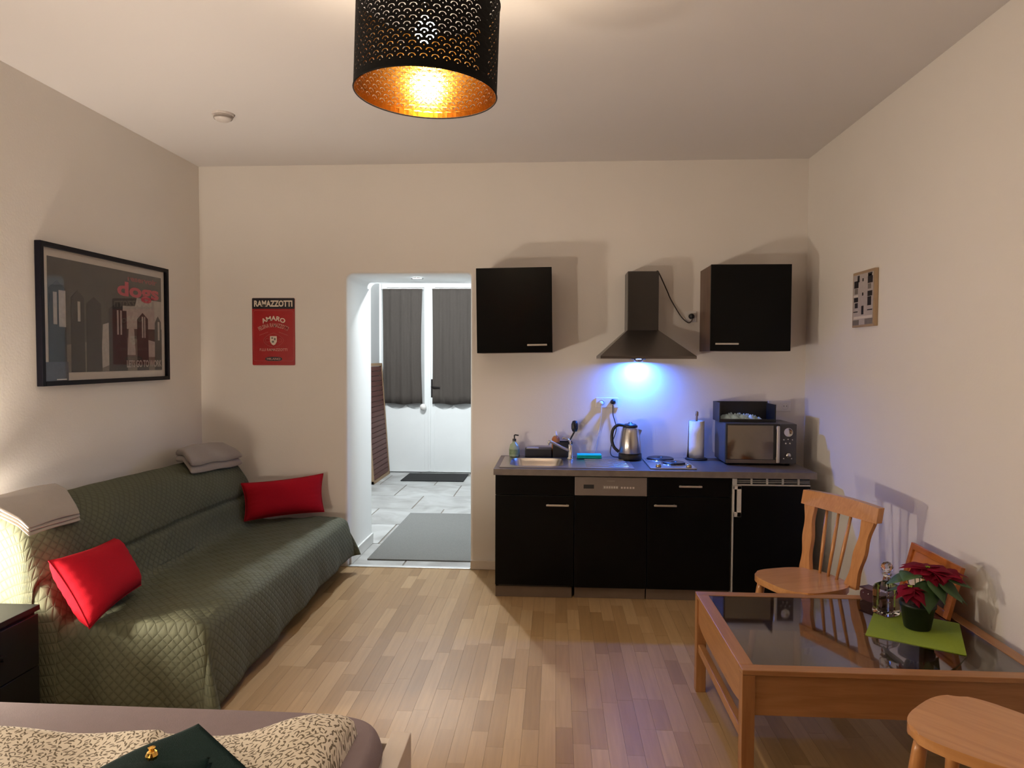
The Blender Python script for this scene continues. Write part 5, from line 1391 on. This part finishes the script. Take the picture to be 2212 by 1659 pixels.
def sign_text(s, w, h, zc, m, bold=0.0, arc=0.0, slope=0.0):
    bm = fit_text(text_bm(s, 0.1, bold, 0.0), w, h)
    for v in bm.verts:
        x, y = v.co.x, v.co.y
        if arc:
            a = x / arc; rr = arc + y
            x, y = rr * math.sin(a), rr * math.cos(a) - arc
        v.co = Vector((x, -0.0078, y + zc))
    return obj('lettering', bm, m, t)
zt = sh_ / 2
sign_text('RAMAZZOTTI', 0.283, 0.046, zt - 0.040, M_CREAM, 0.004)
sign_text('AMARO', 0.182, 0.034, zt - 0.146, M_CREAM, 0.003, 0.16)
sign_text('FELSINA RAMAZZOTTI', 0.228, 0.030, zt - 0.196, mat('salmon_print', (0.58, 0.32, 0.26), 0.5), 0.0015, 0.22)
for s in (-1, 1):
    bm = fit_text(text_bm('DISCOVERED' if False else '~~~~~~', 0.1, 0.0, 0.0), 0.065, 0.007)
    for v in bm.verts: v.co = Vector((v.co.x + s * 0.072, -0.0076, v.co.y + zt - 0.252 - abs(v.co.x + s * 0.072) * 0.35 + 0.02))
    obj('ornament_line', bm, M_PINKP, t)
bm = B(); prism(bm, [(-0.025, zt - 0.275), (0.024, zt - 0.275), (0.024, zt - 0.315), (0.012, zt - 0.335), (0, zt - 0.341), (-0.012, zt - 0.335), (-0.025, zt - 0.315)], -0.0080, -0.006, 'y'); sh = obj('shield_emblem', bm, M_CREAM, t)
for a, b_, z0, z1 in ((-0.016, -0.003, zt - 0.295, zt - 0.283), (0.004, 0.016, zt - 0.305, zt - 0.288), (-0.012, 0.004, zt - 0.322, zt - 0.308)): obj('emblem_mark', bx(a, b_, -0.0084, -0.0079, z0, z1), MATS['grey_print'] if 'grey_print' in MATS else M_PRINTM, sh)
for s in (-1, 1):
    bm = B(); tube(bm, smooth_pts([(0, -0.0068, zt - 0.252), (s * 0.04, -0.0068, zt - 0.268), (s * 0.075, -0.0068, zt - 0.305), (s * 0.045, -0.0068, zt - 0.340), (s * 0.008, -0.0068, zt - 0.352)]), 0.0012, 5); obj('ornament_scroll', bm, M_PINKP, t)
    bm = B(); tube(bm, smooth_pts([(s * 0.028, -0.0068, zt - 0.30), (s * 0.05, -0.0068, zt - 0.292), (s * 0.062, -0.0068, zt - 0.305), (s * 0.05, -0.0068, zt - 0.318), (s * 0.03, -0.0068, zt - 0.312)]), 0.001, 5); obj('ornament_scroll', bm, M_PINKP, t)
sign_text('F.LLI RAMAZZOTTI', 0.205, 0.019, zt - 0.373, MATS['salmon_print'], 0.0015)
bm = B(); prism(bm, [(0.062 * math.copysign(abs(math.cos(a)) ** 0.6, math.cos(a)), zt - 0.440 + 0.015 * math.copysign(abs(math.sin(a)) ** 0.8, math.sin(a))) for a in [2 * PI * k / 28 for k in range(28)]], -0.0072, -0.006, 'y'); obj('name_plaque', bm, M_NAVY, t)
sign_text('MILANO', 0.100, 0.015, zt - 0.440, MATS['salmon_print'], 0.002)

# small facade picture on the right wall
QY0, QY1, QZ0, QZ1 = 3.940, 4.220, 1.703, 2.014
t = thing('small_picture', 'small black-and-white picture of a house front on the right wall', 'picture', (XR, (QY0 + QY1) / 2, (QZ0 + QZ1) / 2))
W2, H2 = (QY1 - QY0) / 2, (QZ1 - QZ0) / 2
obj('canvas_block', bx(-0.022, -0.001, -W2, W2, -H2, H2, 0.002), M_MAPLE, t)
pr2 = obj('print', bx(-0.0235, -0.0215, -W2 + 0.014, W2 - 0.012, -H2 + 0.012, H2 - 0.016), mat('pale_grey_print', (0.42, 0.37, 0.35), 0.6, var=0.15, scale=40), t)
# u runs from the far side (left in view) to the near side
def fac(u0, u1, v0, v1, m, lvl=1):
    ya = W2 - 0.012 - u1 * (2 * W2 - 0.026); yb = W2 - 0.012 - u0 * (2 * W2 - 0.026); za = -H2 + 0.012 + v0 * (2 * H2 - 0.028); zb = -H2 + 0.012 + v1 * (2 * H2 - 0.028)
    obj('print_shape', bx(-0.0235 - 0.0004 * lvl, -0.0234, ya, yb, za, zb), m, pr2)
for u0, u1, v0, v1 in ((0.05, 0.27, 0.74, 0.88), (0.22, 0.32, 0.85, 0.98), (0.05, 0.26, 0.46, 0.55), (0.1, 0.25, 0.34, 0.44), (0.74, 0.98, 0.79, 0.92), (0.75, 0.95, 0.92, 0.99), (0.74, 0.97, 0.54, 0.64), (0.74, 0.92, 0.36, 0.53), (0.47, 0.53, 0.85, 0.91), (0.47, 0.53, 0.57, 0.63), (0.44, 0.55, 0.20, 0.37), (0.74, 0.98, 0.265, 0.285), (0.03, 0.25, 0.255, 0.275)):
    fac(u0, u1, v0, v1, M_PRINTB, 2)
for u0, u1, v0, v1 in ((0.02, 0.25, 0.56, 0.60), (0.75, 0.98, 0.93, 0.955), (0.05, 0.98, 0.12, 0.17)):
    fac(u0, u1, v0, v1, M_PASSE, 2)
for u0, u1, v0, v1 in ((0.0, 0.32, 0.0, 0.10), (0.62, 1.0, 0.0, 0.11), (0.75, 0.9, 0.68, 0.78), (0.08, 0.24, 0.62, 0.73)):
    fac(u0, u1, v0, v1, M_PRINTM, 2)

# ------------------------------------------------------------------ behind the camera: unseen window wall, dark curtains added to cut the bounce
win = bpy.data.objects.new('window_1', None); COL.objects.link(win); win.location = (-0.4, YF, 0); struct(win)
bm = B()
for q in ((-0.75, -0.69, 0.9, 2.4), (0.69, 0.75, 0.9, 2.4), (-0.03, 0.03, 0.96, 2.34), (-0.69, 0.69, 0.9, 0.96), (-0.69, 0.69, 2.34, 2.4)): box(bm, q[0], q[1], 0.001, 0.06, q[2], q[3])
obj('window_frame', bm, M_WHITEP, win)
for a in (-0.69, 0.03): obj('pane', bx(a, a + 0.66, 0.02, 0.026, 0.96, 2.34), mat('night_pane', (0.01, 0.012, 0.02), 0.05), win)
for s_, lab in ((-1, 'dark red curtain added behind the camera to dim bounce, left half'), (1, 'dark red curtain added behind the camera to dim bounce, right half')):
    x0, x1 = (XL + 0.05, -0.43) if s_ < 0 else (-0.40, XR - 0.05)
    w = x1 - x0
    bm = B(); gridsurf(bm, lambda u, v: Vector(((u - 0.5) * w, 0.03 * math.sin(u * w * 42), 0.02 + v * 2.80)), 160, 4)
    c = tag(obj('added_dimming_curtain', bm, mat('dimming_curtain_cloth', (0.10, 0.02, 0.02), 0.95), None, True, ((x0 + x1) / 2, YF + 0.13, 0)), lab, 'curtain', 'added dimming curtains')  # added out of view so little light returns from this wall
